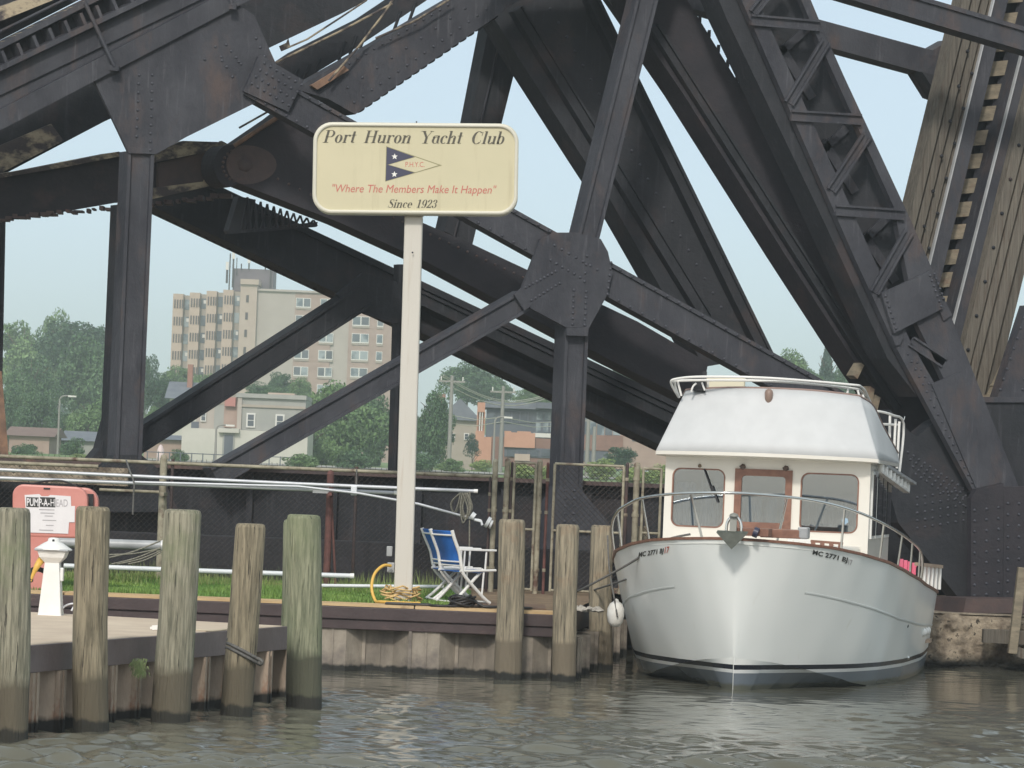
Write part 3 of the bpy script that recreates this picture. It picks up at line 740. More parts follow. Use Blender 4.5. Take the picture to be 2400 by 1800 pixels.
# ------------------------------------------------------------------ pump-out station
def pump():
    d = 47.9; s = d / FPX
    base = W(88, 1400, d)
    root = thing('pump_station', 'faded red pump-out station with a white notice behind the left pilings', 'pump station', (base.x, d, GZ))
    def P(x, y, dy=0): return W(x, y, d) + Vector((0, dy, 0))
    def shell(x0, x1, y0, y1, r0, r1, dy, t):
        pts = []
        for k in range(9): a = R(180 - 90 * k / 8); pts.append((x0 + r0 + r0 * math.cos(a), y0 + r0 - r0 * math.sin(a)))
        for k in range(9): a = R(90 - 90 * k / 8); pts.append((x1 - r1 + r1 * math.cos(a), y0 + 6 + r1 - r1 * math.sin(a)))
        pts += [(x1, y1 - 8), (x1 - 8, y1), (x0 + 8, y1 - 4), (x0, y1 - 12)]
        b = MB(); b.prism([P(x, y, dy) for x, y in pts], (0, t, 0)); return b
    shell(29, 205, 1135, 1262, 26, 30, 0, .16).build('front_hood', pump_red, root, bevel=.025)
    shell(45, 225, 1137, 1262, 26, 34, .24, .16).build('rear_hood', pump_red, root, bevel=.025)
    b = MB(); b.prism([P(x, y, .14) for x, y in ((50, 1150), (215, 1158), (215, 1255), (50, 1255))], (0, .12, 0)); b.build('hose_reel', black_m, root)
    b = MB(); b.box(P(95, 1330, .16), (.36, .3, .95)); b.build('pump_column', pump_red, root, bevel=.02)
    b = MB(); b.box(P(95, 1400, .16), (.6, .5, .04)); b.build('base_plate', spar_grey, root)
    pp = ((58, 1160), (92, 1158), (98, 1163), (113, 1163), (118, 1160), (166, 1163), (167, 1186), (176, 1186), (175, 1224), (162, 1224), (160, 1251), (70, 1248), (60, 1190))
    b = MB(); b.prism([P(x, y, -.012) for x, y in pp], (0, .008, 0)); nt = b.build('notice', paper_m, root)
    def bar(x0, y0, x1, y1, z=-.016): return [P(x0, y0, z), P(x1, y0 + (x1 - x0) * .03, z), P(x1, y1 + (x1 - x0) * .03, z), P(x0, y1, z)]
    b = MB()
    for x0, x1 in ((62, 91), (94, 130)): b.add(bar(x0, 1165, x1, 1188), [(0, 1, 2, 3)])
    b.build('heading_band', ink_black, nt, recalc=False)
    v, f = text_mesh('PUMP-A-', 27, sx=.62, bold=.5)
    mx = max(p[0] for p in v); mn = min(p[0] for p in v)
    b = MB(); b.add([P(63.5 + (x - mn) / (mx - mn) * 53, 1177.5 - y * .92 + (x - mn) / (mx - mn) * 1.6, -.019) for x, y in v], f); b.build('heading_lettering', paper_m, nt, recalc=False)
    v, f = text_mesh('H', 27, sx=.62); m0 = min(p[0] for p in v); m1 = max(p[0] for p in v)
    b = MB(); b.add([P(119 + (x - m0) / (m1 - m0) * 9, 1179 - y * .92, -.019) for x, y in v], f); b.build('heading_letter', paper_m, nt, recalc=False)
    v, f = text_mesh('EAD', 27, sx=.62); m0 = min(p[0] for p in v); m1 = max(p[0] for p in v)
    b = MB(); b.add([P(132 + (x - m0) / (m1 - m0) * 27, 1180 - y * .92, -.0165) for x, y in v], f); b.build('faded_lettering', print_grey, nt, recalc=False)
    b = MB()
    for x0, x1, y in ((92, 128, 1193), (95, 128, 1201), (105, 124, 1208), (100, 132, 1218), (108, 126, 1230), (92, 125, 1241)):
        b.add(bar(x0, y, x1, y + 2), [(0, 1, 2, 3)])
    b.build('small_print', print_grey, nt, recalc=False)
    b = MB(); b.box(P(110, 1145, -.004), (.09, .02, .022)); b.build('handle_slot', black_m, root)
    b = MB()
    b.tube(smoothpath([P(70, 1136, .1), P(100, 1128, .2), P(140, 1127, .22), P(176, 1140, .15)], 6), .014, 6); b.build('suction_hose', rubber, root)
pump()

# ------------------------------------------------------------------ folding armchairs
def chair_parts(root):
    def bb(segs, name, mat=white_paint, r=.02, n=8):
        b = MB()
        for sgm in segs: b.tube(sgm, r, n)
        return b.build(name, mat, root)
    hw = .27                                    # local: +x faces forward, y across
    back = lambda y: smoothpath([(-.46, y, 1.05), (-.41, y, .92), (-.32, y, .72), (-.27, y, .50), (-.20, y, .38), (.10, y, .10), (.22, y, 0.015)], 5)
    for y in (-hw, hw): bb([back(y)], 'back_post', r=.026)
    for y in (-hw + .05, hw - .05): bb([smoothpath([(.12, y, .50), (-.02, y, .36), (-.25, y, .12), (-.37, y, .015)], 5)], 'cross_leg', r=.024)
    for y in (-hw, hw):
        bb([[(-.3, y, .47), (.3, y, .49)]], 'seat_rail', r=.02)
        bb([[(.12, y, .49), (.13, y, .76)], [(.10, y, .46), (.08, y, .10)]], 'arm_support', r=.014)
        b = MB(); b.box((-.02, y, .78), (.62, .055, .03)); b.build('armrest', white_paint, root, bevel=.008)
    for x_, z_ in ((-.36, .025), (.21, .025), (-.44, .98), (-.27, .545), (-.29, .6)): bb([[(x_, -hw, z_), (x_, hw, z_)]], 'stretcher', r=.014)
    P = smoothpath([(-.455, 0, 1.04), (-.405, 0, .92), (-.315, 0, .72), (-.28, 0, .56)], 5)
    b = MB(); vs = []
    for p in P: vs += [(p[0], -hw + .02, p[2]), (p[0] - .008, 0, p[2]), (p[0], hw - .02, p[2])]
    nP = len(P)
    fr = [(3 * i + j, 3 * i + j + 1, 3 * i + j + 4, 3 * i + j + 3) for i in range(nP - 1) for j in (0, 1)]
    b.add(vs, fr, True)
    bs = b.build('back_sling', blue_fab, root, recalc=False)
    md = bs.modifiers.new('thick', 'SOLIDIFY'); md.thickness = .012
    b = MB(); b.add([(-.28, -hw, .47), (.28, -hw, .49), (.28, hw, .49), (-.28, hw, .47), (0, -hw, .46), (0, hw, .46)], [(0, 4, 5, 3), (4, 1, 2, 5)], True)
    st = b.build('seat_sling', blue_fab, root, recalc=False)
    md = st.modifiers.new('thick', 'SOLIDIFY'); md.thickness = .012
ch = thing('folding_chair', 'front white folding armchair with blue sling beside the far seawall piling', 'chair', (0, 0, 0), 'blue sling chairs on the seawall')
chair_parts(ch)
p = W(1092, 1412, 48.75); ch.location = (p.x, 48.75, .93); ch.rotation_euler = (0, 0, R(35))
c2 = copy_tree(ch); c2['label'] = 'rear white folding armchair with blue sling, nearer the sign pole'
p = W(1066, 1406, 49.4); c2.location = (p.x, 49.5, .93); c2.rotation_euler = (0, 0, R(14))
for o in (ch, c2): o.scale = (1.02, 1.0, .98)

# ------------------------------------------------------------------ spars stored along the fence
def spar(label, pts, r, mat, extra=None, name='sail_mast'):
    root = thing(name, label, 'mast', tuple(Vector(pts[0])), 'aluminium spars stored by the fence')
    MB().tube(pts, r, 12).build('tube', mat, root)
    d = (Vector(pts[-1]) - Vector(pts[-2])).normalized()
    MB().tube([Vector(pts[-1]) - d * .01, Vector(pts[-1]) + d * .05], r * 1.15, 12).build('end_cap', white_paint, root)
    if extra: extra(root)
    return root
D = 51.6
def br(root):
    q = W(830, 1147, D); MB().box(q + Vector((0, -.03, -.02)), (.09, .12, .14)).build('gooseneck', alu_white, root, bevel=.01)
    MB().tube([W(835, 1138, D), W(836, 1100, D)], .012, 6).build('strap', rope_dark, root)
spar('topmost long silvery mast lying level along the fence, ending right of the sign pole', [W(-420, 1081, D), W(700, 1134, D), W(1112, 1151, D)], .027, alu, br)
spar('second long silvery mast just below the topmost one', [W(-420, 1105, D + .1), W(400, 1135, D + .1), W(925, 1155, D + .1)], .029, alu,
     lambda r: MB().box(W(752, 1149, D + .1), (.24, .09, .09)).build('clamp', spar_grey, r))
spar('thin silvery boom sloping down towards the blue chairs', [W(316, 1130, D - .12), W(700, 1140, D - .12), W(840, 1156, D - .12), W(980, 1181, D - .12), W(1120, 1219, D - .12)], .02, alu,
     lambda r: [MB().tube([W(1104, 1206, D - .12), W(1112, 1212, D - .12)], .055, 10).build('sheave', alu_white, r), MB().tube([W(1112, 1218, D - .14), W(1128, 1222, D - .14), W(1130, 1231, D - .14)], .02, 8).build('end_fitting', alu_white, r)], 'sail_boom')
spar('thick grey spar low by the ground between the left pilings', [W(120, 1270, 51.0), W(380, 1279, 51.0)], .075, spar_grey)
spar('white spar lying on the weeds along the back of the grass', [W(150, 1326, 50.6), W(500, 1339, 50.6), W(822, 1350, 50.6)], .037, alu_white)
spar('short white spar lying behind the foot of the sign pole', [W(700, 1372, 50.2), W(1032, 1375, 50.2)], .026, alu_white)
b = MB()
for q in (((250, 1308), (375, 1268)), ((255, 1300), (378, 1285)), ((262, 1322), (376, 1284)), ((275, 1322), (378, 1290)), ((300, 1322), (378, 1294))):
    b.tube(smoothpath([W(*q[0], 50.8), (W(*q[0], 50.8) + W(*q[1], 50.8)) / 2 - Vector((0, 0, .03)), W(*q[1], 50.8)], 5), .012, 5)
tag(b.build('rigging_wire', rope_m), 'grey rigging wires stretched from the thick grey spar', 'wire')
for px0, px1, yy in ((262, 420, 1322),):
    b = MB(); b.box(W(215, 1322, 50.9), (.5, .25, .3)); tag(b.build('spar_block', earth, bevel=.02), 'low block under the spars behind the second piling', 'block')
# rack posts carrying the spars
for px, y0, y1, lab, m_ in ((384, 1075, 1290, 'rusty rack post carrying the masts right of the second piling', pipe_rust), (775, 1112, 1340, 'red-brown rusty rack post left of the sign pole', pipe_red)):
    root = thing('spar_rack', lab, 'rack', (W(px, y1, 52).x, 52, .95), 'rusty posts carrying the spars')
    t = W(px, y0, 52); lo = W(px - (y1 - y0) * .04, y1, 52); lo.z = .9
    MB().tube([lo, t], .055, 10).build('post', m_, root)
    MB().dome(t, (0, 0, 1), .06, .07).build('post_cap', m_, root)
    MB().box(W(px, 1158, 51.75), (.06, .6, .05)).build('arm', m_, root)
    MB().tube([lo + Vector((.15, 0, 0)), t + Vector((.02, 0, -.3))], .02, 6).build('brace', m_, root)
# coil of rope at the end of the topmost mast
b = MB()
top = W(1098, 1152, D - .06)
for k in range(7):
    a = rnd.uniform(-.1, .1); L = rnd.uniform(.3, .52); w = rnd.uniform(.05, .13)
    pts = [top + Vector((a * .2, -.03 * k * .3, 0)), top + Vector((a - w, -.02 * k, -L * .5)), top + Vector((a - w * .3, -.02 * k, -L)), top + Vector((a + w * .6, -.02 * k, -L * .55)), top + Vector((a * .2, -.02 * k, 0))]
    b.tube(smoothpath([p + Vector((-.1 + .04 * (k % 3), 0, -.02)) for p in pts], 6), .012, 5)
b.tube([top + Vector((.02, -.04, 0)), top + Vector((.05, -.04, -.95))], .012, 5)
tag(b.build('rope_coil', rope_m), 'coiled grey rope hanging from the end of the topmost mast', 'rope')

# ------------------------------------------------------------------ chain-link fence and gates
FD = 53.4
def mesh_panel(p0, p1, z0, z1, pitch=.062, r=.0026):
    """woven diamond wire between two plan points"""
    b = MB(); p0, p1 = Vector(p0), Vector(p1); d = (p1 - p0); L = d.length; d.normalize(); Hh = z1 - z0
    for sg in (1, -1):
        k = -Hh if sg == 1 else 0
        while k < (L if sg == 1 else L + Hh):
            if sg == 1: xa, za, xb, zb = k, 0, k + Hh, Hh
            else: xa, za, xb, zb = k, 0, k - Hh, Hh
            def clip(xa, za, xb, zb):
                for lim in (0, L):
                    pass
                t0, t1 = 0.0, 1.0; dx = xb - xa
                for (pp, qq) in ((-dx, xa), (dx, L - xa)):
                    if pp < 0: t0 = max(t0, qq / pp)
                    elif pp > 0: t1 = min(t1, qq / pp)
                return (t0, t1)
            t0, t1 = clip(xa, za, xb, zb)
            if t1 > t0:
                A_ = p0 + d * (xa + (xb - xa) * t0) + Vector((0, .004 * sg, z0 + Hh * t0)); B_ = p0 + d * (xa + (xb - xa) * t1) + Vector((0, .004 * sg, z0 + Hh * t1))
                dd = (B_ - A_).normalized(); nx = Vector((0, 1, 0)); sd_ = dd.cross(nx)
                vs = [A_ + sd_ * r, A_ - sd_ * .5 * r + nx * r, A_ - sd_ * .5 * r - nx * r]; vs += [v + (B_ - A_) for v in vs]
                b.add(vs, [(0, 1, 4, 3), (1, 2, 5, 4), (2, 0, 3, 5)])
            k += pitch * 1.41
    return b
def fx_(px, d=FD, py=1100): return W(px, py, d).x
fence = thing('chain_link_fence', 'long rusty chain-link fence behind the grass and spars', 'fence', (-4, FD, .96))
xa, xb = -15.5, fx_(1152)
zt = 2.78
MB().tube([(xa, FD, zt), ((xa + xb) / 2, FD, zt - .02), (xb, FD, zt - .03)], .028, 8).build('top_rail', pipe_rust, fence)
MB().tube([(fx_(235), FD, 2.3), (fx_(383), FD, 2.3)], .024, 8).build('middle_rail', pipe_rust, fence)
MB().tube([(xa, FD, 2.66), (fx_(230), FD, 2.66)], .03, 8).build('middle_rail', pipe_rust, fence)
for px in (-1000, -480, -40, 404, 836):
    x = fx_(px); MB().tube([(x, FD + .03, .9), (x, FD + .03, zt + .04)], .026, 8).build('post', steel_rust, fence)
mesh_panel((xa, FD, 0), (xb, FD, 0), .98, zt).build('wire_mesh', galv, fence, recalc=False, kind='stuff')
b = MB(); r2 = random.Random(4); x = xa
while x < xb:                                            # twisted wire ends along the top
    b.tube([(x, FD, zt), (x + r2.uniform(-.02, .02), FD, zt + r2.uniform(.03, .06))], .004, 4); x += .085
b.build('wire_ends', galv, fence, kind='stuff')
def gate(label, pxs, px0, px1, zt, extra, name='chain_link_gate', cat='gate', FD=53.4):
    def fx_(px): return W(px, 1100, FD).x
    g = thing(name, label, cat, ((fx_(px0) + fx_(px1)) / 2, FD - .1, .96), 'chain-link gates by the bridge column')
    y = FD - .1; x0, x1 = fx_(px0), fx_(px1)
    for x in (x0, x1): MB().tube([(x, y, 1.0), (x, y, zt)], .022, 8).build('frame_upright', pipe_rust, g)
    for z in (1.02, 1.95, zt): MB().tube([(x0, y, z), (x1, y, z)], .02, 8).build('frame_rail', pipe_rust, g)
    mesh_panel((x0, y, 0), (x1, y, 0), 1.02, zt, r=.0042).build('wire_mesh', galv, g, recalc=False, kind='stuff')
    for px, r, m_, h in pxs:
        x = fx_(px); MB().tube([(x, y + .06, .9), (x, y + .06, h)], r, 10).build('gate_post', m_, g)
        MB().dome((x, y + .06, h), (0, 0, 1), r * 1.1, .05).build('post_cap', m_, g)
        for z in (1.3, 2.2, h - .25): MB().tube([(x, y + .06, z), (x, y + .06, z + .05)], r * 1.25, 10).build('hinge_band', pipe_rust, g)
    return g
gate('narrow chain-link gate with pale rusty posts right of the blue chairs', ((1161, .042, pipe_rust, 2.98), (1189, .045, pipe_rust, 3.0), (1150, .02, steel_rust, 2.7), (1200, .02, steel_rust, 2.95)), 1206, 1256, 2.98, None)
gate('wide chain-link gate behind the bridge column foot', ((1265, .045, pipe_rust, 3.0), (1284, .024, pipe_red, 2.96)), 1300, 1462, 2.99, None)
gate('chain-link gate end behind the yacht cabin', ((1470, .028, steel_rust, 3.02), (1493, .05, pipe_rust, 3.03)), 1508, 1550, 2.98, None, FD=54.75)
rope('hanging_strap', 'dark strap hanging from the fence rail over the masts', [W(296, 1078, 53.2), W(303, 1100, 51.8), W(314, 1132, 51.4), W(313, 1160, 51.4), W(311, 1206, 51.4)], .014, rope_dark, 'strap')
b = MB(); b.tube([W(1140, 1222, 53.2), W(1147, 1226, 53.2)], .09, 12).tube([W(1148, 1228, 53.2), W(1153, 1230, 53.2)], .07, 12)
tag(b.build('gate_roller', alu_white), 'pair of small white rollers at the left gate post', 'roller')
b = MB(); b.box((-6.2, 54.6, 1.25), (15.6, .25, .78))
tag(b.build('low_concrete_wall', M('dark_stained_concrete', S(40, 40, 44), S(54, 53, 58), rough=.85, sc=1.6, c3=S(44, 44, 48), sc3=1.2, bump=.02), bevel=.02), 'low dark concrete wall behind the chain-link fence', 'wall')

# ------------------------------------------------------------------ grass on the bank
def blades(name, n, x0, x1, yf, h0, h1, mat, seed, w=.012, lean=.5, dens=None):
    r = np.random.RandomState(seed)
    x = r.uniform(x0, x1, n); t = r.rand(n); y = yf[0] + (yf[1] - yf[0]) * t
    z = np.interp(y, [47, 48.6, 53, 58], [.87, .905, .95, 1.0])
    h = r.uniform(h0, h1, n) * (.7 + .5 * np.sin(x * 1.7 + 1) * np.sin(y * 1.3)) ; h = np.maximum(h, h0 * .5)
    a = r.rand(n) * 6.28; ln = r.rand(n) * lean * h
    wx, wy = np.cos(a) * w, np.sin(a) * w
    b_ = r.rand(n) * 6.28
    V = np.zeros((n, 3, 3))
    V[:, 0] = np.stack([x - wx, y - wy, z], 1); V[:, 1] = np.stack([x + wx, y + wy, z], 1)
    V[:, 2] = np.stack([x + np.cos(b_) * ln, y + np.sin(b_) * ln, z + h], 1)
    me = bpy.data.meshes.new(name)
    me.from_pydata(V.reshape(-1, 3).tolist(), [], [(3 * i, 3 * i + 1, 3 * i + 2) for i in range(n)])
    me.materials.append(mat)
    o = bpy.data.objects.new(name, me); COL.objects.link(o); o['kind'] = 'stuff'; return o
tag(blades('grass', 85000, -14, -.55, (47.75, 53.2), .05, .13, grass_m, 5), 'bright green mown grass on the bank behind the seawall', 'grass')
tag(blades('weeds', 5200, -14, -.8, (50.4, 53.6), .14, .36, weed_m, 8, w=.008, lean=.35), 'taller seeding weeds along the back of the grass', 'weeds')
sheet('turf', [(47.7, .9, -17, -.5), (48.6, .915, -17, -.5), (53.4, .965, -17, -.5)], soil_grass)
b = MB(); b.box((W(1090, 1408, 48.9).x, 48.7, .91), (2.3, 1.6, .035)); tag(b.build('chair_platform', M('brown_weathered_boards', S(104, 84, 70), S(128, 104, 86), rough=.8, sc=3, st=(.5, 4, 1)), bevel=.01), 'low brown board platform under the blue chairs', 'platform')
r3 = random.Random(9); b = MB()
for i in range(60):
    q = W(1372, 1414, 48.9)
    b.dome((q.x + r3.uniform(-.35, .25), 48.8 + r3.uniform(-.5, .5), .9), (r3.uniform(-.4, .4), r3.uniform(-.4, .4), 1), r3.uniform(.03, .07), r3.uniform(.03, .06))
tag(b.build('gravel', M('pale_gravel', S(150, 144, 136), S(190, 184, 174), rough=.9, sc=9), kind='stuff'), 'pale gravel heap behind the seawall corner', 'gravel')
# ------------------------------------------------------------------ the trawler yacht (built in its own axes: x to its port side, y aft, z up)
YM = Matrix.Translation((3.1, 45.9, 0)) @ Matrix.Rotation(R(-10.4), 4, 'Z')
YI = YM.inverted()
def L(px, py, d): return YI @ W(px, py, d)
def yacht():
    root = thing('motor_yacht', 'white trawler yacht with teak trim, bow rail and flybridge moored in front of the bridge', 'boat', (0, 0, 0))
    HS = [(-.3, .001), (-.27, .22), (-.2, .44), (0, .8), (.4, 1.2), (1, 1.58), (1.8, 1.9), (2.8, 2.09), (4, 2.2), (5.5, 2.25), (7, 2.27), (8.7, 2.2)]
    ZS = [(-.3, 2.03), (.5, 1.95), (1.5, 1.81), (3, 1.6), (5, 1.4), (7, 1.27), (8.7, 1.2)]
    HC = [(.18, .001), (.6, .42), (1.2, .86), (2, 1.28), (3, 1.6), (4.5, 1.88), (6.5, 2.02), (8.7, 2.0)]
    ZC = [(.18, .44), (.8, .35), (1.6, .2), (2.4, .06), (3.4, -.05), (5, -.1), (8.7, -.12)]
    T_ = [(k / 44) ** 1.7 for k in range(45)]; NV = 12
    def pt(t, v):
        ys, yc = -.3 + t * 9.0, .18 + t * 8.52
        hs, zs, hc, zc = lerp_tab(HS, ys), lerp_tab(ZS, ys), lerp_tab(HC, yc), lerp_tab(ZC, yc)
        p = 1.1 - .35 * min(t * 4, 1)
        return Vector((hc + (hs - hc) * v ** p, yc + (ys - yc) * v, zc + (zs - zc) * v))
    def keel(t): return Vector((0.001, .24 + t * 8.4, -.45))
    hull = MB()
    for sg in (1, -1):
        vs = []
        for t in T_: vs += [Vector((p.x * sg, p.y, p.z)) for p in [pt(t, k / NV) for k in range(NV + 1)]]
        n = NV + 1
        fs = [(i * n + k, (i + 1) * n + k, (i + 1) * n + k + 1, i * n + k + 1) for i in range(44) for k in range(NV)]
        hull.add(vs, fs if sg == 1 else [f[::-1] for f in fs], True)
        vs = []
        TB = [T_[i] for i in (0, 7, 11, 14) + tuple(range(16, 45))]
        for t in TB: vs += [Vector((keel(t).x * sg, keel(t).y, keel(t).z)), Vector((pt(t, 0).x * sg, pt(t, 0).y, pt(t, 0).z))]
        fs = [(2 * i, 2 * i + 2, 2 * i + 3, 2 * i + 1) for i in range(len(TB) - 1)]
        hull.add(vs, fs if sg == 1 else [f[::-1] for f in fs], True)
    hm = M('hull_gelcoat', S(238, 241, 239), S(242, 244, 242), rough=.24, sc=.8, coat=.15,
           zc=[(.338, .3385, S(34, 38, 50), 0), (.272, .2725, S(226, 228, 228), 0), (.225, .2255, S(118, 127, 137), .0), (.05, .09, S(104, 106, 96), .05)],
           c4=S(222, 222, 214), sc4=1.4, st4=(5, 5, .35), lo4=.64, hi4=.9)
    ho = hull.build('hull', hm, root, recalc=False)
    bm = bmesh.new(); bm.from_mesh(ho.data); bmesh.ops.remove_doubles(bm, verts=[v for v in bm.verts if abs(v.co.x) < .012 and v.co.z > .43], dist=.008); bm.to_mesh(ho.data); bm.free()
    bvh = BVHTree.FromPolygons([YM @ Vector(v) for v in hull.v], hull.f)
    # transom, stem strip
    b = MB(); b.add([keel(1), *[pt(1, k / NV) for k in range(NV + 1)], *[Vector((-p.x, p.y, p.z)) for p in [pt(1, k / NV) for k in range(NV, -1, -1)]]], [tuple(range(2 * NV + 3))]); b.build('transom', gel, root)
    b = MB(); b.tube([Vector((0, .19, .47)), Vector((0, .27, -.1))], .016, 6); b.build('stem_band', gel, root)
    # deck
    b = MB(); vs = []
    for t in T_:
        p = pt(t, 1); vs += [Vector((-p.x + .03, p.y, p.z - .06)), Vector((p.x - .03, p.y, p.z - .06))]
    b.add(vs, [(2 * i, 2 * i + 1, 2 * i + 3, 2 * i + 2) for i in range(44)]); b.build('deck', gel_warm, root)
    # teak cap rail
    for sg in (1, -1):
        b = MB(); vs = []
        for t in T_:
            p = pt(t, 1); o_ = Vector((sg, -.35 if t < .1 else 0, 0)).normalized()
            q = Vector((p.x * sg, p.y, p.z))
            vs += [q + o_ * .02 + Vector((0, 0, -.008)), q + o_ * .025 + Vector((0, 0, .026)), q - o_ * .07 + Vector((0, 0, .03)), q - o_ * .07 + Vector((0, 0, -.02))]
        b.add(vs, [(4 * i + k, 4 * i + (k + 1) % 4, 4 * i + 4 + (k + 1) % 4, 4 * i + 4 + k) for i in range(44) for k in range(4)])
        b.build('cap_rail', teak, root)
        b = MB(); vs = []                    # moulded line along the topsides
        for t in T_:
            if t < .06: continue
            p0, p1 = pt(t, .60), pt(t, .615)
            vs += [Vector(((p0.x + .004) * sg, p0.y, p0.z)), Vector(((p1.x + .012) * sg, p1.y, p1.z)), Vector(((p1.x + .002) * sg, p1.y, p1.z + .012))]
        n = len(vs) // 3
        b.add(vs, [(3 * i + k, 3 * i + k + 1, 3 * i + 4 + k, 3 * i + 3 + k) for i in range(n - 1) for k in (0, 1)], True)
        b.build('topside_moulding', M('grey_moulding', S(190, 194, 192), rough=.3) if 'grey_moulding' not in bpy.data.materials else bpy.data.materials['grey_moulding'], root)
        for fy, fz in ((6.6, .62), (6.95, .62), (7.3, .62)):
            pass
    # registration numbers laid on the hull sides
    def decal(txt, cx, cy, w, h, slope, curve, mat, shear=.2):
        v, f = text_mesh(txt, 1, shear=shear, spc=1.05, bold=.03)
        x0, x1 = min(p[0] for p in v), max(p[0] for p in v); y0, y1 = min(p[1] for p in v), max(p[1] for p in v)
        out = []
        for x, y in v:
            fx = (x - (x0 + x1) / 2) / (x1 - x0); fy = (y - (y0 + y1) / 2) / (y1 - y0)
            p = W(cx + fx * w, cy + slope * fx * w + curve * fx * fx - fy * h, 45)
            o0 = Vector((0, 0, CAMH)); dr = (p - o0).normalized()
            hit, nn, _, _ = bvh.ray_cast(o0, dr)
            if hit is None: return
            out.append(YI @ (hit - dr * .012))
        b = MB(); b.add(out, f); b.build('registration_number', mat, root, recalc=False)
    decal('MC 2771 BJ', 1526, 1297, 60, 15, -.17, 0, ink_black)
    decal('MC 2771 BJ', 1946, 1305, 84, 15, .23, 0, ink_black)
    decal('17', 1563, 1289, 12, 15, -.15, 0, ink_red); decal('17', 1993, 1318, 11, 13, .25, 0, print_grey)
    def side(y, z, sg=1, off=.0):
        t = (y + .1) / 9.0
        zs = lerp_tab(ZS, y); zc = lerp_tab(ZC, y); v = (z - zc) / (zs - zc); p = pt(t, v); return Vector((sg * (p.x + off), p.y, p.z))
    for y in (6.3, 6.7, 7.1):
        b = MB(); b.dome(side(y, .66, 1, -.01), (1, -.15, 0), .07, .06); b.build('exhaust_vent', white_paint, root)
    b = MB(); b.dome(side(4.1, .82, 1, -.005), (1, -.4, 0), .03, .015); b.build('through_hull', dark_in, root)
    b = MB(); b.dome(side(4.9, .33, 1, -.005), (1, -.3, 0), .035, .03); b.build('through_hull', chrome, root)
    b = MB(); b.box(side(7.3, .5, 1, .02), (.1, .5, .05)); b.build('rub_pad', teak_grey, root)
    # trunk cabin and house
    b = MB()
    pl = [(-1.0, 1.9), (-.7, 1.72), (.7, 1.72), (1.0, 1.9), (1.42, 3.6), (-1.42, 3.6)]
    b.prism([Vector((x, y, 1.5)) for x, y in pl], (0, 0, .46)); b.build('trunk_cabin', gel_warm, root, bevel=.05)
    Yf, hw, z0, z1 = 3.45, 1.48, 1.5, 3.17
    def lx(px): return (px - 1797) * 49.3 / FPX
    def lz(py, px=1797): return L(px, py, 49.3).z
    holes = [(lx(1573), lx(1699), 2.13, 2.985), (lx(1722), lx(1856), 2.14, 3.0), (lx(1876), lx(2013), 2.13, 2.985)]
    xs = [-hw] + [v for h in holes for v in h[:2]] + [hw]
    b = MB(); th = .07
    for i in range(0, len(xs) - 1, 2): b.box(((xs[i] + xs[i + 1]) / 2, Yf + th / 2, (z0 + z1) / 2), (xs[i + 1] - xs[i], th, z1 - z0))
    for h in holes:
        b.box(((h[0] + h[1]) / 2, Yf + th / 2, (z0 + h[2]) / 2), (h[1] - h[0], th, h[2] - z0)); b.box(((h[0] + h[1]) / 2, Yf + th / 2, (z1 + h[3]) / 2), (h[1] - h[0], th, z1 - h[3]))
    b.build('cabin_front', gel_warm, root)
    def rrect(x0, x1, za, zb, r, n=6):
        out = []
        for qx, qz, a0 in ((x1 - r, zb - r, 0), (x0 + r, zb - r, 90), (x0 + r, za + r, 180), (x1 - r, za + r, 270)):
            for k in range(n + 1): a = R(a0 + 90 * k / n); out.append((qx + r * math.cos(a), qz + r * math.sin(a)))
        return out
    def ringmesh(outer, inner, y0, y1):
        m = len(outer); b = MB()
        vs = [Vector((x, y0, z)) for x, z in outer] + [Vector((x, y0, z)) for x, z in inner] + [Vector((x, y1, z)) for x, z in inner] + [Vector((x, y1, z)) for x, z in outer]
        b.add(vs, [(r * m + i, r * m + (i + 1) % m, ((r + 1) % 4) * m + (i + 1) % m, ((r + 1) % 4) * m + i) for r in range(4) for i in range(m)]); return b
    for k, h in enumerate(holes):
        x0, x1, za, zb = h
        if k != 1:
            ringmesh(rrect(x0 - .012, x1 + .012, za - .012, zb + .012, .006), rrect(x0 + .004, x1 - .004, za + .004, zb - .004, .12), Yf - .004, Yf + .03).build('window_surround', gel_warm, root)
            fr = ringmesh(rrect(x0 + .001, x1 - .001, za + .001, zb - .001, .122), rrect(x0 + .022, x1 - .022, za + .022, zb - .022, .10), Yf - .008, Yf + .04).build('window_frame', teak, root)
            gi = rrect(x0 + .02, x1 - .02, za + .02, zb - .02, .10)
        else:
            fr = ringmesh(rrect(x0 - .004, x1 + .004, za - .004, zb + .004, .004), rrect(x0 + .095, x1 - .095, za + .10, zb - .095, .05), Yf - .022, Yf + .04).build('window_frame', teak, root)
            gi = rrect(x0 + .09, x1 - .09, za + .095, zb - .09, .045)
        b = MB(); b.prism([Vector((x, Yf + .03, z)) for x, z in gi], (0, .006, 0)); b.build('window_pane', glass_boat, root)
    for x in (lx(1739) , lx(1840)):
        b = MB(); b.dome((x, Yf - .015, 3.03), (0, -1, .15), .045, .03); b.box((x, Yf - .04, 3.035), (.085, .05, .02)); b.build('window_clip', M('bronze', S(84, 66, 56), rough=.4), root)
    b = MB(); b.tube([(lx(1648), Yf - .02, 2.98), (lx(1672), Yf - .05, 2.62)], .012, 6); b.bar((lx(1668), Yf - .05, 2.74), (lx(1684), Yf - .05, 2.50), .02, .025); b.build('wiper', black_m, root)
    b = MB(); b.dome((lx(1637), Yf, 3.02), (0, -1, 0), .03, .05); b.build('wiper_motor', M('brass', S(120, 104, 84), rough=.4), root)
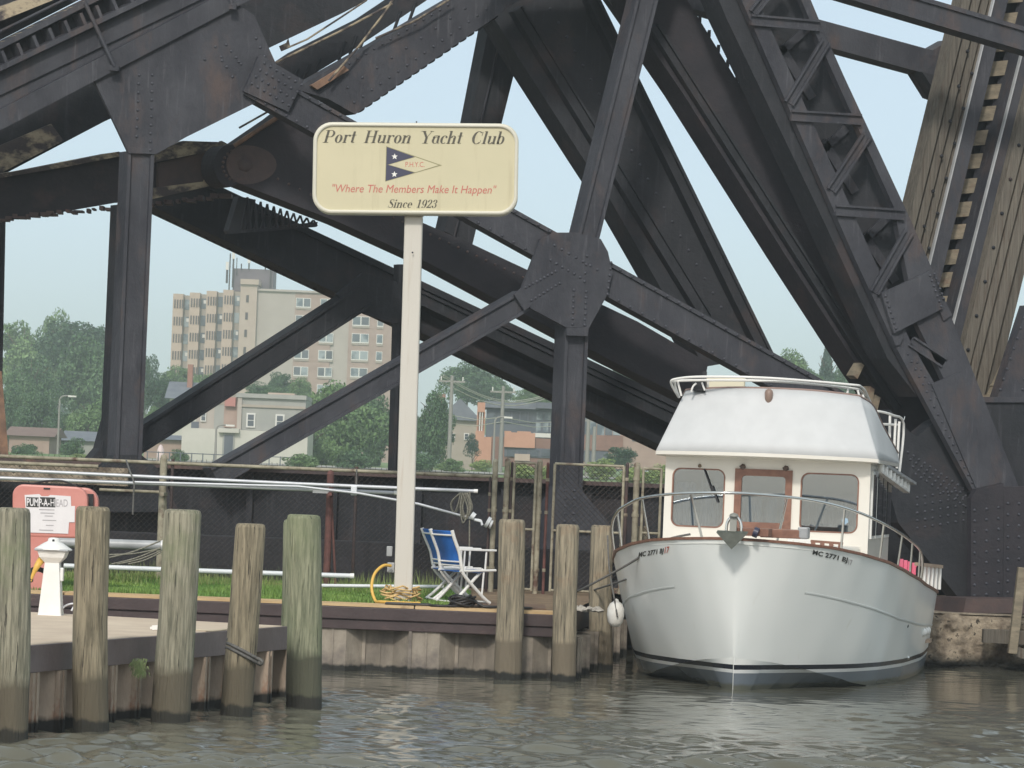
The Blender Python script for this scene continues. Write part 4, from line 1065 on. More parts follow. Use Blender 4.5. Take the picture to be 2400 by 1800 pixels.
    # interior seen through the panes
    b = MB(); b.box((0, 5.6, 1.75), (2.8, 4.1, .3)); b.build('saloon_floor', M('brown_sole', S(92, 84, 80), rough=.6), root)
    b = MB(); b.box((0, 7.4, 2.4), (2.9, .05, 1.4)); b.build('saloon_bulkhead', M('panelled_bulkhead', S(84, 92, 102), S(104, 112, 122), rough=.7, sc=2), root)
    b = MB(); b.box((.98, 3.75, 2.16), (.85, .45, .12)).box((-.98, 3.75, 2.1), (.85, .45, .12)); b.build('dash_shelf', M('pale_wood_dash', S(196, 176, 150), rough=.5), root)
    cur = M('grey_curtain', S(122, 128, 136), S(164, 169, 176), rough=.9, sc=4, st=(6, 1, .2))
    for x0, x1, y in ((-1.36, -1.05, 3.66), (-.98, -.72, 3.7), (-.44, -.1, 3.72), (-.02, .12, 3.74), (.2, .34, 3.72), (.5, .9, 4.6), (1.0, 1.3, 4.4)):
        b = MB(); n = 26; vs = []
        for i in range(n + 1):
            x = x0 + (x1 - x0) * i / n; yy = y + .022 * math.sin(i * 1.5)
            vs += [(x, yy, 2.05), (x, yy, 2.60 if x0 > -.5 else 2.78)]
        b.add(vs, [(2 * i, 2 * i + 2, 2 * i + 3, 2 * i + 1) for i in range(n)], True); b.build('curtain', cur, root, recalc=False)
    b = MB(); b.dome((1.14, Yf - .001 + .028, 2.31), (0, -1, 0), .05, .004); b.build('window_sticker', M('pale_blue_sticker', S(150, 176, 196), rough=.4), root)
    b = MB(); b.box((.2, 5.2, 2.6), (.28, .08, .2)); b.build('cabin_chart', paper_m, root)
    b = MB(); q = Vector((.95, 3.98, 2.32)); b.tube([q + Vector((.2 * math.cos(a * R(18)), .05 * math.sin(a * R(18)), .2 * math.sin(a * R(18)))) for a in range(20)], .014, 6, closed=True); b.build('steering_wheel', black_m, root)
    b = MB(); b.box((.95, 4.9, 2.35), (.5, .12, .7)).box((-.6, 5.4, 2.2), (.9, .14, .5)); b.build('helm_chair', M('dark_blue_upholstery', S(62, 68, 84), rough=.8), root, bevel=.04)
    # cabin sides with dark sliding windows
    for sg in (1, -1):
        b = MB(); b.box((sg * (hw - .035), 5.55, (z0 + z1) / 2 - .1), (.07, 4.1, z1 - z0 + .2)); b.build('cabin_side', gel_warm, root)
        for y0, y1 in ((3.72, 4.28), (4.55, 5.4), (5.5, 6.25), (6.45, 7.3)):
            X = sg * hw
            w = MB()
            w.box((X + sg * .012, (y0 + y1) / 2, 2.55), (.03, y1 - y0, .98)); fr = w.build('side_window', white_paint, root, bevel=.01)
            w = MB(); w.box((X + sg * .034, (y0 + y1) / 2, 2.55), (.02, y1 - y0 - .05, .88)); w.build('pane', M('dark_side_glass', S(30, 32, 36), rough=.06) if 'dark_side_glass' not in bpy.data.materials else bpy.data.materials['dark_side_glass'], fr)
    b = MB(); b.box((0, 7.58, 2.35), (2.9, .06, 1.7)); b.build('cabin_back', gel_warm, root)
    # flybridge: canvas-faced coaming that leans in and runs down aft
    bo = [(-1.6, 7.6), (-1.62, 5.6), (-1.62, 3.7), (-1.6, 3.3), (-1.52, 3.2), (-.8, 3.0), (0, 2.93)]
    to = [(-1.6, 7.2, 3.36), (-1.48, 5.6, 3.72), (-1.40, 4.5, 4.0), (-1.29, 3.85, 4.09), (-1.19, 3.68, 4.12), (-.62, 3.48, 4.16), (0, 3.42, 4.17)]
    bo = bo + [(-x, y) for x, y in bo[-2::-1]]; to = to + [(-x, y, z) for x, y, z in to[-2::-1]]
    zb = [3.2, 3.2, 3.2, 3.2, 3.215, 3.225, 3.23]; zb = zb + zb[-2::-1]
    bs = smoothpath([Vector((x, y, z)) for (x, y), z in zip(bo, zb)], 5); ts = smoothpath([Vector(p) for p in to], 5)
    b = MB(); n = len(bs); vs = []; NR = 7
    for i in range(n):
        for k in range(NR):
            q = k / (NR - 1); p = bs[i].lerp(ts[i], q)
            vs.append(p + Vector((0, -.008, 0)) * math.sin(q * math.pi))
    b.add(vs, [(i * NR + k, (i + 1) * NR + k, (i + 1) * NR + k + 1, i * NR + k + 1) for i in range(n - 1) for k in range(NR - 1)], True)
    fb = b.build('flybridge_cloth', fabric_w, root, recalc=False)
    md = fb.modifiers.new('thick', 'SOLIDIFY'); md.thickness = .02; md.offset = -1
    b = MB(); b.tube([p + Vector((0, .01, .004)) for p in ts], .016, 6); b.build('coaming_trim', M('brown_trim', S(150, 126, 118), rough=.6), root)
    b = MB(); b.prism([Vector((p.x, p.y + .0, p.z - .05)) for p in bs], (0, 0, .05)); b.build('roof_overhang', gel_warm, root)
    b = MB(); b.box((0, 5.6, 3.26), (3.0, 3.9, .04)); b.build('flybridge_sole', gel_warm, root)
    b = MB(); q = Vector((0, 3.38, 4.1)); b.lathe([(.0, -.2), (.03, -.19), (.055, -.13), (.062, -.04), (.05, 0), (.02, .02)], q + Vector((lx(1795), -.04, .04)), 12); b.build('navigation_light', M('brown_lamp', S(140, 118, 106), rough=.4), root)
    b = MB(); b.box((-.78, 4.3, 4.1), (.62, .1, .5)); b.build('helm_seat', M('cream_vinyl', S(224, 216, 190), rough=.5), root, bevel=.03)
    b = MB(); b.box((.1, 5.0, 3.8), (2.2, .3, .75)); b.build('helm_bench', M('brown_vinyl', S(96, 84, 82), rough=.6), root, bevel=.03)
    b = MB(); b.box((1.02, 4.3, 4.06), (.2, .12, .14)); b.build('deck_box', teak_grey, root)
    # flybridge rails
    def T(pts, r, name, mat, sm=5): return MB().tube(smoothpath(pts, sm) if sm else pts, r, 8).build(name, mat, root)
    dA = 49.6
    T([L(1590, 930, dA + .3), L(1573, 898, dA), L(1586, 888, dA - .1), L(1650, 883, dA - .3), L(1800, 886, dA - .4), L(1985, 901, dA - .1), L(2020, 908, dA + .2), L(2036, 935, dA + .8), L(2062, 990, dA + 2.2)], .019, 'flybridge_rail', rail_white, 6)
    T([L(1592, 932, dA + .3), L(1582, 900, dA + .2), L(1600, 892, dA), L(1800, 893, dA - .3), L(1985, 909, dA), L(2022, 922, dA + .5), L(2050, 980, dA + 1.8)], .019, 'flybridge_rail', rail_white, 6)
    for a, c in (((1588, 893), (1597, 928)), ((1660, 890), (1657, 915)), ((2010, 914), (2016, 938)), ((2022, 925), (2028, 950)), ((1988, 908), (1986, 922))):
        T([L(*a, dA), L(*c, dA)], .017, 'rail_stanchion', rail_white, 0)
    b = MB(); b.box(L(1638, 898, dA), (.17, .15, .22)).box(L(1651, 895, dA), (.05, .12, .3)); b.build('rail_strap', black_m, root)
    T([L(1620, 918, dA - .15), L(1624, 906, dA - .15), L(1632, 898, dA - .15)], .014, 'rail_hook', rail_white, 3)
    T([L(1652, 915, dA - .15), L(1648, 905, dA - .15), L(1645, 896, dA - .15)], .014, 'rail_hook', rail_white, 3)
    dB = 53.6                                  # boat deck rail aft
    T([L(2052, 968, dB - 1), L(2058, 964, dB - 1), L(2092, 973, dB - .6), L(2118, 994, dB), L(2108, 1106, dB)], .02, 'boat_deck_rail', rail_white, 4)
    T([L(2062, 994, dB - .9), L(2108, 996, dB - .2)], .02, 'boat_deck_rail', rail_white, 0)
    for a, c in (((2086, 974), (2084, 1080)), ((2099, 982), (2094, 1092)), ((2108, 988), (2102, 1098)), ((2068, 996), (2066, 1025))):
        T([L(*a, dB - .4), L(*c, dB - .4)], .021, 'rail_stanchion', rail_white, 0)
    T([L(2116, 992, dB), L(2121, 976, dB)], .008, 'aerial', chrome, 0)
    # rolled side awning with its white clips under the flybridge edge
    a0, a1 = L(2060, 1098, 50.0), L(2125, 1146, 54.4)
    T([L(2046, 1110, 49.6), L(2049, 1112, 49.9)], .075, 'awning_roll', spar_grey, 0)
    b = MB(); b.bar(a0 + Vector((0, 0, -.04)), a1 + Vector((0, 0, -.04)), .1, .05); b.build('awning_track', white_paint, root)
    b = MB(); b.bar(a0 + Vector((.0, 0, .09)), a1 + Vector((.08, .2, .09)), .12, .04); b.build('roof_gutter', spar_grey, root)
    for k in range(8):
        q = a0.lerp(a1, k / 7.5); b = MB(); b.tube([q + Vector((.03, 0, -.05)), q + Vector((.03, 0, .055))], .05, 8); b.dome(q + Vector((.03, 0, .055)), (0, 0, 1), .05, .04); b.build('awning_clip', white_paint, root)
    # bow rail
    rl = [(1440, 1302, 48.7), (1434, 1236, 48.5), (1446, 1201, 48.1), (1472, 1182, 47.6), (1510, 1166, 46.9), (1590, 1157, 46.1), (1690, 1155, 45.7), (1780, 1159, 45.85), (1900, 1172, 46.5), (2000, 1197, 47.5), (2080, 1232, 48.9), (2135, 1268, 50.4), (2158, 1293, 51.4), (2162, 1330, 52.0), (2156, 1368, 52.2)]
    T([L(*q) for q in rl], .021, 'bow_rail', chrome, 7)
    for a, c, da, dc in (((1505, 1168), (1522, 1270), 47.0, 47.2), ((1619, 1156), (1646, 1262), 45.95, 46.5), ((1845, 1165), (1822, 1266), 46.2, 46.7), ((1980, 1191), (1971, 1288), 47.3, 47.6), ((2072, 1228), (2060, 1318), 48.8, 49.2), ((2115, 1254), (2103, 1336), 49.9, 50.2), ((2139, 1271), (2132, 1352), 50.6, 51.0), ((2157, 1292), (2152, 1366), 51.4, 51.9), ((1447, 1201), (1458, 1294), 48.1, 48.2)):
        T([L(*a, da), L(*c, dc)], .017, 'rail_stanchion', chrome, 0)
    # anchor on its roller
    q = L(1716, 1262, 45.3)
    an = MB(); x, y, z = q
    an.add([(x - .215, y, z + .07), (x + .2, y, z + .07), (x, y - .02, z - .145), (x, y + .22, z + .03), (x - .21, y + .1, z + .1), (x + .2, y + .1, z + .1)], [(0, 2, 1), (0, 3, 2), (1, 2, 3), (0, 1, 5, 4), (0, 4, 3), (1, 3, 5), (3, 4, 5)])
    an.build('anchor_fluke', M('galvanised_anchor', S(66, 70, 62), S(88, 92, 84), rough=.6, sc=12), root)
    b = MB(); b.bar((x - .005, y + .1, z + .02), (x - .005, y + .12, z + .3), .09, .05, (0, 1, 0)); b.dome((x, y + .1, z + .29), (0, 0, 1), .07, .05); b.build('anchor_shank', M('galvanised_shank', S(140, 140, 134), rough=.5, metal=.3), root)
    for dx in (-.1, .1):
        b = MB(); b.tube(smoothpath([(x + dx, y + .14, z + .05), (x + dx * .9, y + .14, z + .2), (x + dx * .35, y + .14, z + .29)], 4), .022, 6); b.build('roller_cheek', chrome, root)
    b = MB(); b.tube([(x + .26, y + .2, z + .1), (x + .32, y + .2, z + .08)], .07, 10); b.build('windlass_drum', M('navy_drum', S(52, 54, 76), rough=.4), root)
    b = MB(); b.box((x + .2, y + .5, z + .09), (.5, .5, .1)); b.build('pulpit_plank', teak, root)
    b = MB(); b.box((x + .55, y + 1.0, z + .08), (.55, .3, .12)); b.build('deck_locker', teak, root, bevel=.01)
    b = MB(); b.box((x + .85, y + 1.0, z + .1), (.14, .3, .16)); b.build('locker_end', spar_grey, root, bevel=.02)
    for px0, px1, py, dd, m_ in ((1848, 1898, 1262, 47.4, white_paint), (1900, 1976, 1268, 47.9, teak)):
        g0, g1 = L(px0, py, dd), L(px1, py + 6, dd)
        b = MB(); b.bar(g0, g1, .04, .035)
        for k in range(4): q = g0.lerp(g1, .08 + .28 * k); b.box(q + Vector((0, 0, -.05)), (.06, .04, .09))
        b.build('grab_rail', m_, root)
    # stern rail with balusters
    s0, s1 = L(2150, 1322, 52.4), L(2204, 1328, 53.8)
    b = MB(); b.bar(s0, s1, .09, .05); b.build('stern_rail', teak_grey, root)
    for k in range(5):
        q = s0.lerp(s1, .3 + .17 * k); b = MB(); b.tube([q, q + Vector((0, 0, -.36))], .03, 8); b.build('baluster', rail_white, root)
    root.matrix_world = YM
    return root
yacht()
o = MB()
fq = W(1443, 1438, 48.0)
o.lathe([(.0, -.19), (.06, -.18), (.105, -.12), (.122, -.02), (.118, .07), (.085, .14), (.04, .17), (.03, .2), (.0, .21)], fq, 16, caps=False)
tag(o.build('boat_fender', M('scuffed_white_fender', S(214, 210, 202), S(228, 226, 220), rough=.5, sc=9)), 'round white fender hanging by the yacht bow at the seawall', 'fender')
rope('fender_line', 'dark line holding the white fender', [W(1424, 1255, 48.3), W(1428, 1330, 48.1), W(1440, 1405, 47.95), W(1447, 1445, 47.84)], .013, rope_dark)
rope('mooring_line', 'mooring line running from the bow deck down to the seawall piling', [W(1618, 1252, 46.6), W(1556, 1268, 46.75), W(1480, 1318, 47.2), W(1400, 1362, 47.6), W(1351, 1386, 47.75), W(1304, 1397, 47.75)], .016, rope_dark)
rope('mooring_line', 'lower mooring line slack from the yacht side to the far piling', [W(1500, 1345, 47.7), W(1450, 1364, 48.2), W(1400, 1380, 49.6), W(1384, 1386, 49.9)], .014, rope_dark)
o = MB()
for k in range(4):
    p = W(2112 + k * 10, 1325 + k * 3, 53.2); o.box(p + Vector((0, .0, -.05)), (.062, .04, .3))
o.box(W(2128, 1352, 53.2), (.3, .3, .04)); o.box(W(2128, 1325, 53.2) + Vector((0, .03, 0)), (.28, .03, .05))
tag(o.build('pink_chair', pink_m, bevel=.008), 'pink slatted chair back on the aft side deck of the yacht', 'chair')
# ------------------------------------------------------------------ the bascule bridge
TR = Vector((-.535, .845, 0))                 # across the (skew) bridge, from the near truss to the far one
def rivets(b, p0, p1, n, d, r=.026, h=.02, jit=.0):
    for i in range(n):
        t = i / max(n - 1, 1)
        b.dome(W(p0[0] + (p1[0] - p0[0]) * t, p0[1] + (p1[1] - p0[1]) * t, d), (0, -1, 0), r, h)
def grid_rivets(b, o, ux, uy, nx, ny, d, r=.026, h=.02):
    for i in range(nx):
        for j in range(ny):
            b.dome(W(o[0] + ux[0] * i + uy[0] * j, o[1] + ux[1] * i + uy[1] * j, d), (0, -1, 0), r, h)
def plate(root, name, poly, d, t, mat, label=None, bevel=0):
    b = MB(); b.prism([W(x, y, d) for x, y in poly], TR * t); return b.build(name, mat, root, label=label, bevel=bevel)
def member(root, name, p0, p1, w, d, t, mat, rim=9, w1=None, label=None, riv=0, scal=0, rim_t=.05, rmat=None):
    """a built-up steel member: box body, an angle along each edge standing proud, rivet heads"""
    w1 = w1 or w
    a, c = Vector(p0), Vector(p1); dr = (c - a).normalized(); nn = Vector((-dr.y, dr.x))
    q = [a + nn * w / 2, c + nn * w1 / 2, c - nn * w1 / 2, a - nn * w / 2]
    b = MB(); b.prism([W(x, y, d + .03) for x, y in q], TR * t)
    if rim:
        for s_ in (1, -1):
            e = [a + nn * s_ * (w / 2 + 1), c + nn * s_ * (w1 / 2 + 1), c + nn * s_ * (w1 / 2 - rim), a + nn * s_ * (w / 2 - rim)]
            b.prism([W(x, y, d - .02) for x, y in e], TR * rim_t)
    o = b.build(name, mat, root, label=label)
    Lp = (c - a).length
    if riv:
        rb = MB(); n = int(Lp / riv)
        for s_ in (1, -1):
            off0, off1 = w / 2 - rim * .5, w1 / 2 - rim * .5
            rivets(rb, a + nn * s_ * off0, c + nn * s_ * off1, n, d - .02, .028, .022)
        rb.build('rivets', rmat or rivet_m, o, kind='stuff')
    if scal:
        rb = MB(); n = int(Lp / scal); s_ = scal and (1 if nn.y > 0 else -1)
        for i in range(n):
            p = a.lerp(c, (i + .5) / n) + nn * s_ * ((w + (w1 - w) * i / n) / 2)
            down = (W(p.x + nn.x * s_ * 10, p.y + nn.y * s_ * 10, d) - W(p.x, p.y, d))
            rb.dome(W(p.x, p.y, d + .08), down, .06, .03)
            rb.dome(W(p.x, p.y, d + .08) + TR * (t * .7), down, .06, .03)
        rb.build('flange_bolts', mat, o, kind='stuff')
    return o

def bridge():
    B = thing('railway_bridge', 'black riveted steel railway bascule bridge rising across the whole scene', 'bridge', (0, 57, .9))
    N_, Fd = 57.0, 61.3
    P = lambda *a, **k: plate(B, *a, **k)
    Mm = lambda *a, **k: member(B, *a, **k)
    # ---- near truss, upper left: rack girder, gusset, column
    ch = P('chord', [(-420, 424), (-420, 371), (740, -185), (740, -130)], N_, .45, steel)            # web
    P('chord_flange', [(-420, 525), (-420, 475), (277, 113), (545, -27), (760, -140), (760, -90), (545, 21), (277, 161)], N_ - .12, .55, steel)
    P('chord_web', [(-420, 476), (-420, 368), (760, -196), (760, -138)], N_ + .05, .3, steel)
    P('rack_shelf', [(-420, 368), (-420, 355), (760, -209), (760, -196)], N_ - .16, .5, steel)
    P('rack_back', [(-420, 360), (-420, 322), (760, -262), (760, -207)], N_ + .12, .3, steel_dark)
    for k in range(-10, 12):                                                    # pocket ribs under the rack
        x = -20 + k * 37; y = 178 - (x + 20) * .478
        P('rack_rib', [(x, y - 2), (x - 16, y - 40), (x - 9, y - 43), (x + 7, y - 5)], N_ - .12, .3, steel)
    P('rack_rail', [(-420, 324), (-420, 311), (760, -277), (760, -262)], N_ - .14, .42, steel)
    for k in range(-28, 34):
        x = -14 + k * 13.2; y = 114 - (x + 14) * .5
        P('rack_tooth', [(x - 4, y + 10), (x - 5, y), (x - 2, y - 5), (x + 4, y - 7), (x + 6, y - 2), (x + 6, y + 5)], N_ - .12, .38, steel_lead if k % 3 else steel)
    P('rear_girder', [(-420, 308), (-420, 130), (300, -220), (460, -140)], N_ + .6, .4, steel_dark)
    b = MB(); b.tube([W(-420, 281, N_ + .1), W(200, -24, N_ + .1)], .028, 8); b.build('conduit', steel, B)
    P('stained_brace', [(-40, 66), (-40, 30), (160, -40), (180, -22)], N_ + .2, .3, steel_lead)
    b = MB(); b.tube([W(200, 8, N_ - .2), W(268, 156, N_ - .25)], .035, 8); b.box(W(268, 160, N_ - .22), (.16, .1, .09)); b.build('rack_strut', steel, B)
    b = MB(); b.tube([W(534, -20, N_ - .2), W(545, 14, N_ - .25)], .03, 8); b.box(W(545, 16, N_ - .22), (.12, .1, .09)); b.build('rack_strut', steel, B)
    g1 = P('gusset_plate', [(221, 188), (560, 12), (596, 36), (651, 159), (690, 240), (640, 250), (611, 235), (437, 321), (366, 361), (302, 359)], N_ - .05, .06, steel)
    rb = MB()
    for x0, y0, x1, y1, n in ((326, 176, 320, 320, 8), (357, 176, 352, 352, 10), (340, 120, 480, 60, 6), (530, 105, 565, 150, 4), (505, 110, 545, 180, 4), (480, 140, 560, 145, 3), (600, 90, 640, 175, 5)):
        rivets(rb, (x0, y0), (x1, y1), n, N_ - .05, .028, .018)
    rb.build('rivets', rivet_m, g1, kind='stuff')
    c1 = Mm('column', (331, 355), (301, 1080), 60, N_, .34, steel, rim=7, riv=0)
    P('column_foot', [(272, 1066), (331, 1066), (372, 1100), (420, 1200), (190, 1200), (240, 1100)], N_ + .02, .3, steel_dark)
    # ---- long brace from the gusset through the second gusset down to the right abutment
    br_ = Mm('brace', (590, 190), (1000, 418), 70, N_ - .12, .3, steel, rim=8, riv=26)
    br2 = Mm('brace', (1000, 418), (1960, 950), 72, N_ - .12, .3, steel, rim=8, riv=30)
    sp = P('splice_plate', [(571, 214), (606, 132), (615, 130), (640, 146), (712, 188), (676, 262)], N_ - .2, .06, steel)
    rb = MB(); grid_rivets(rb, (590, 196), (14.5, 8.5), (10, -16), 7, 4, N_ - .2, .027, .022); rb.build('rivets', rivet_m, sp, kind='stuff')
    # ---- second gusset, post above, column below, lower-left diagonal
    g2 = P('gusset_plate', [(1352, 545), (1408, 560), (1425, 590), (1436, 640), (1422, 694), (1381, 768), (1327, 767), (1243, 722), (1222, 680), (1250, 607), (1266, 560), (1300, 545)], N_ - .17, .06, steel)
    rb = MB()
    for x0, y0, x1, y1, n in ((1232, 674, 1302, 636, 9), (1246, 704, 1312, 664, 8), (1345, 680, 1342, 760, 7), (1374, 684, 1370, 762, 7), (1300, 575, 1400, 632, 7), (1290, 610, 1360, 650, 6), (1432, 616, 1424, 690, 6), (1376, 600, 1370, 660, 4)):
        rivets(rb, (x0, y0), (x1, y1), n, N_ - .17, .028, .018)
    rb.build('rivets', rivet_m, g2, kind='stuff')
    Mm('post', (1374, 580), (1594, -310), 48, N_ - .02, .32, steel, rim=6)
    Mm('column', (1353, 760), (1338, 1145), 52, N_ - .05, .34, steel, rim=6)
    P('column_collar', [(1328, 768), (1380, 768), (1378, 788), (1329, 786)], N_ - .2, .05, steel)
    ft = P('column_foot', [(1312, 1140), (1363, 1142), (1372, 1160), (1432, 1232), (1440, 1300), (1270, 1290), (1284, 1195)], N_ - .08, .3, steel)
    rb = MB()
    for dx in (1325, 1346): rivets(rb, (dx, 1150), (dx - 2, 1240), 6, N_ - .08, .026, .018)
    rb.build('rivets', rivet_m, ft, kind='stuff')
    b = MB(); b.tube([W(1290, 1242, N_ - .15), W(1440, 1247, N_ - .15)], .02, 6); b.build('foot_rail', steel, B)
    Mm('diagonal', (1236, 702), (505, 1118), 48, N_ - .1, .3, steel, rim=6)
    P('splice_plate', [(1205, 690), (1222, 676), (1246, 716), (1230, 728)], N_ - .19, .04, steel)
    # ---- link arm at the left and the rounded end of the tapered girder
    P('far_chord', [(-420, 632), (-420, 447), (221, 100), (520, -60), (900, -260), (900, -20), (800, 32), (629, 113), (246, 284), (29, 398)], Fd - .6, .4, steel_dark)
    P('flaking_panel', [(-420, 628), (-420, 520), (120, 290), (150, 330), (28, 392)], Fd - .66, .05, steel_lead, label='flaking cream painted end of the far chord')
    la = P('link_arm', [(-420, 576), (-420, 478), (278, 365), (366, 352), (430, 332), (520, 334), (560, 360), (545, 405), (535, 433), (360, 468), (278, 474), (100, 505)], 59.2, .5, steel_brown)
    P('link_flange', [(-420, 472), (70, 396), (280, 355), (282, 366), (150, 392), (-420, 488)], 59.0, .7, steel_lead)
    P('link_web', [(372, 382), (505, 352), (520, 330), (548, 345), (540, 400), (500, 425), (372, 440)], 59.12, .1, steel_rust, label='brown rusted end of the link arm web')
    P('link_arm_end', [(366, 356), (430, 330), (520, 333), (545, 345), (540, 372), (505, 352), (366, 380)], 59.05, .2, steel_lead, label='cream weathered upper edge of the link arm')
    P('link_arm_end', [(360, 440), (480, 425), (500, 380), (515, 380), (520, 430), (360, 466)], 59.06, .2, steel_lead, label='cream weathered lower edge of the link arm')
    b = MB(); r5 = random.Random(5)
    for k in range(38):
        x = -20 + k * 15; y = 519 - (x + 20) * .105 + r5.uniform(-2, 4)
        b.box(W(x + r5.uniform(-5, 5), y - 3, 59.3), (r5.uniform(.05, .16), .3, r5.uniform(.03, .08)))
    b.build('flaking_rust', steel_rust, la, kind='stuff')
    arc = [(545 + 48 * math.cos(R(a)) * .9, 388 - 52 * math.sin(R(a))) for a in range(115, 262, 12)]
    tg = P('tapered_girder', [(700, 236), (648, 276), (560, 336)] + arc + [(560, 430), (800, 523), (1000, 614), (1433, 846), (1640, 950), (1660, 850), (1495, 754), (1411, 714), (1222, 626), (1098, 568), (995, 524), (880, 470), (860, 330)], 58.5, .5, steel_brown)
    rb = MB()
    for a in range(100, 270, 17): rb.dome(W(560 + 38 * math.cos(R(a)), 388 - 38 * math.sin(R(a)), 58.5), (0, -1, 0), .03, .02)
    rivets(rb, (600, 395), (780, 480), 8, 58.5, .026, .018); rivets(rb, (900, 500), (1400, 730), 24, 58.5, .026, .018)
    rb.dome(W(575, 385, 58.5), (0, -1, 0), .16, .06)
    rb.build('rivets', steel_rust, tg, kind='stuff')
    P('pin_plate', [(575 + 46 * math.cos(R(a)) * (1.6 if math.cos(R(a)) > 0 else .95), 386 - 46 * math.sin(R(a))) for a in range(0, 360, 15)], 58.48, .03, steel_rust, label='red-brown rusted round pin plate')
    b = MB(); b.tube([W(548, 342, 58.4), W(652, 274, 58.4)], .04, 8); b.build('edge_bar', steel_orange, B)
    # far lower girder with its row of bolts along the bottom
    G = Mm('lower_girder', (340, 415), (1660, 1035), 108, Fd, .6, steel_dark, rim=14, scal=20)
    Mm('girder_flange', (930, 670), (1660, 1018), 30, Fd - .35, .4, steel_dark, rim=5)
    la2 = MB()
    for k in range(11):
        x0, x1 = 566 + k * 15.5, 580 + k * 15.5; yt = 462 + k * 5.4; yb = 538 - k * .8
        if yb - yt < 8: break
        la2.tube([W(x0, yb, 60), W(x1, yt, 60)], .02, 5); la2.tube([W(x1, yt, 60), W(x1 + 8, yb, 60)], .02, 5)
    la2.build('lacing_bars', steel, B, kind='stuff')
    P('floor_beam', [(536, 540), (560, 460), (600, 468), (575, 538), (745, 520), (742, 532), (540, 548)], 60.1, .2, steel)
    # ---- far columns and far diagonal
    Mm('far_column', (-10, 480), (-22, 1080), 46, Fd - .5, .4, steel_dark, rim=6)
    P('far_column_foot', [(-60, 860), (4, 870), (20, 1065), (12, 1080), (-60, 1080)], Fd - .6, .3, steel_orange, label='orange rusted foot of the far column at the left edge')
    Mm('far_column', (958, 620), (944, 1110), 44, Fd - .4, .2, steel_dark, rim=6)
    P('far_column_foot', [(262, 955), (300, 955), (300, 1078), (212, 1078), (236, 1050)], Fd - 2.6, .3, steel_dark)
    Mm('far_column', (288, 480), (262, 1078), 22, Fd - 2.8, .3, steel_dark, rim=3)
    Mm('far_diagonal', (860, 693), (318, 1040), 54, Fd - .5, .4, steel_dark, rim=6)
    P('far_gusset', [(790, 690), (850, 640), (930, 660), (960, 740), (925, 760), (855, 735)], Fd - .45, .1, steel_dark)
    # ---- upper middle: riveted diagonal, leaning far post, cable runs
    P('upper_diagonal', [(690, 208), (887, 98), (1075, -12), (1260, -125), (1400, -125), (1158, 42), (833, 268), (770, 232)], 58.2, .35, steel)
    ud = MB()
    for k in range(18):
        t = k / 17; ud.dome(W(846 + 312 * t, 258 - 216 * t, 58.3), (.5, 0, -.8), .085, .03)
    ud.build('flange_bolts', steel, B, kind='stuff')
    ud = MB(); rivets(ud, (830, 240), (1140, 22), 16, 58.2); rivets(ud, (800, 160), (1050, 12), 14, 58.2); rivets(ud, (815, 205), (1090, 20), 9, 58.2); ud.build('rivets', rivet_m, B, kind='stuff')
    P('rusted_cover', [(730, 200), (806, 154), (818, 164), (744, 210)], 58.1, .08, steel_orange, label='orange rusted cover strip on the upper diagonal')
    P('upper_girder', [(640, 160), (700, 120), (860, 40), (1010, -60), (1090, -60), (880, 82), (820, 122), (700, 195), (668, 215), (651, 190)], Fd - 1.2, .4, steel_dark)
    lb = MB()
    for x, y in ((690, 196), (716, 184), (742, 172), (800, 132), (826, 118), (850, 104), (930, 60), (965, 40)):
        lb.tube([W(x - 6, y + 10, 59.5), W(x + 10, y - 34, 59.5)], .03, 5)
    lb.build('lacing_bars', steel_dark, B, kind='stuff')
    for pts, r in (([(660, 118), (720, 92), (800, 40), (860, 0)], .016), ([(640, 150), (800, 72), (920, 8)], .02), ([(770, 190), (840, 110), (905, 25), (925, -10)], .022), ([(560, 300), (640, 255), (690, 236)], .018), ([(880, 90), (980, 45), (1060, -6)], .02)):
        b = MB(); b.tube([W(x, y, 58.0) for x, y in pts], r, 6); b.build('cable', steel_lead, B)
    P('torn_sheet', [(655, 108), (672, 100), (676, 90), (680, 108), (660, 120)], 58.0, .02, steel_lead)
    P('far_post', [(1150, 40), (1215, 132), (1176, 288), (1107, 574), (1042, 542), (1102, 288)], Fd - .3, .35, steel_dark)
    b = MB(); b.tube([W(1184, 40, Fd - .36), W(1064, 560, Fd - .36)], .02, 6); b.build('post_edge', steel, B)
    # ---- big right-hand diagonals
    P('main_diagonal', [(1120, 30), (1060, -250), (1284, -250), (1404, -2), (1440, 72), (1491, 180), (1600, 398), (1698, 600), (1812, 832), (1650, 860), (1549, 676), (1430, 468), (1368, 373), (1212, 131), (1158, 42)], 59.6, .5, steel_dark)
    Mm('diagonal_flange', (1271, -250), (1800, 832), 26, 59.4, .8, steel_dark, rim=5)
    Mm('diagonal_flange', (1215, 20), (1660, 745), 26, 59.42, .3, steel_dark, rim=4)
    db = MB()
    for k in range(22): t = k / 21; rivets(db, (1290 + 20 * 0 + 400 * t, 20 + 700 * t), (1290 + 400 * t + 6, 30 + 700 * t), 1, 59.6, .03, .02)
    db.build('rivets', rivet_m, B, kind='stuff')
    P('thin_brace', [(1418, -10), (1440, -10), (1520, 112), (1600, 226), (1612, 246), (1596, 230), (1500, 108)], 60.4, .15, steel_dark)
    P('main_diagonal', [(1395, -190), (1490, -190), (1627, 26), (1723, 182), (1824, 341), (1902, 460), (2100, 780), (2240, 1000), (2130, 1030), (2016, 868), (1842, 600), (1600, 218), (1530, 116), (1500, 60)], 58.0, .55, steel_brown)
    Mm('diagonal_flange', (1535, 60), (2110, 960), 22, 57.85, .3, steel_dark, rim=5)
    eb = MB()
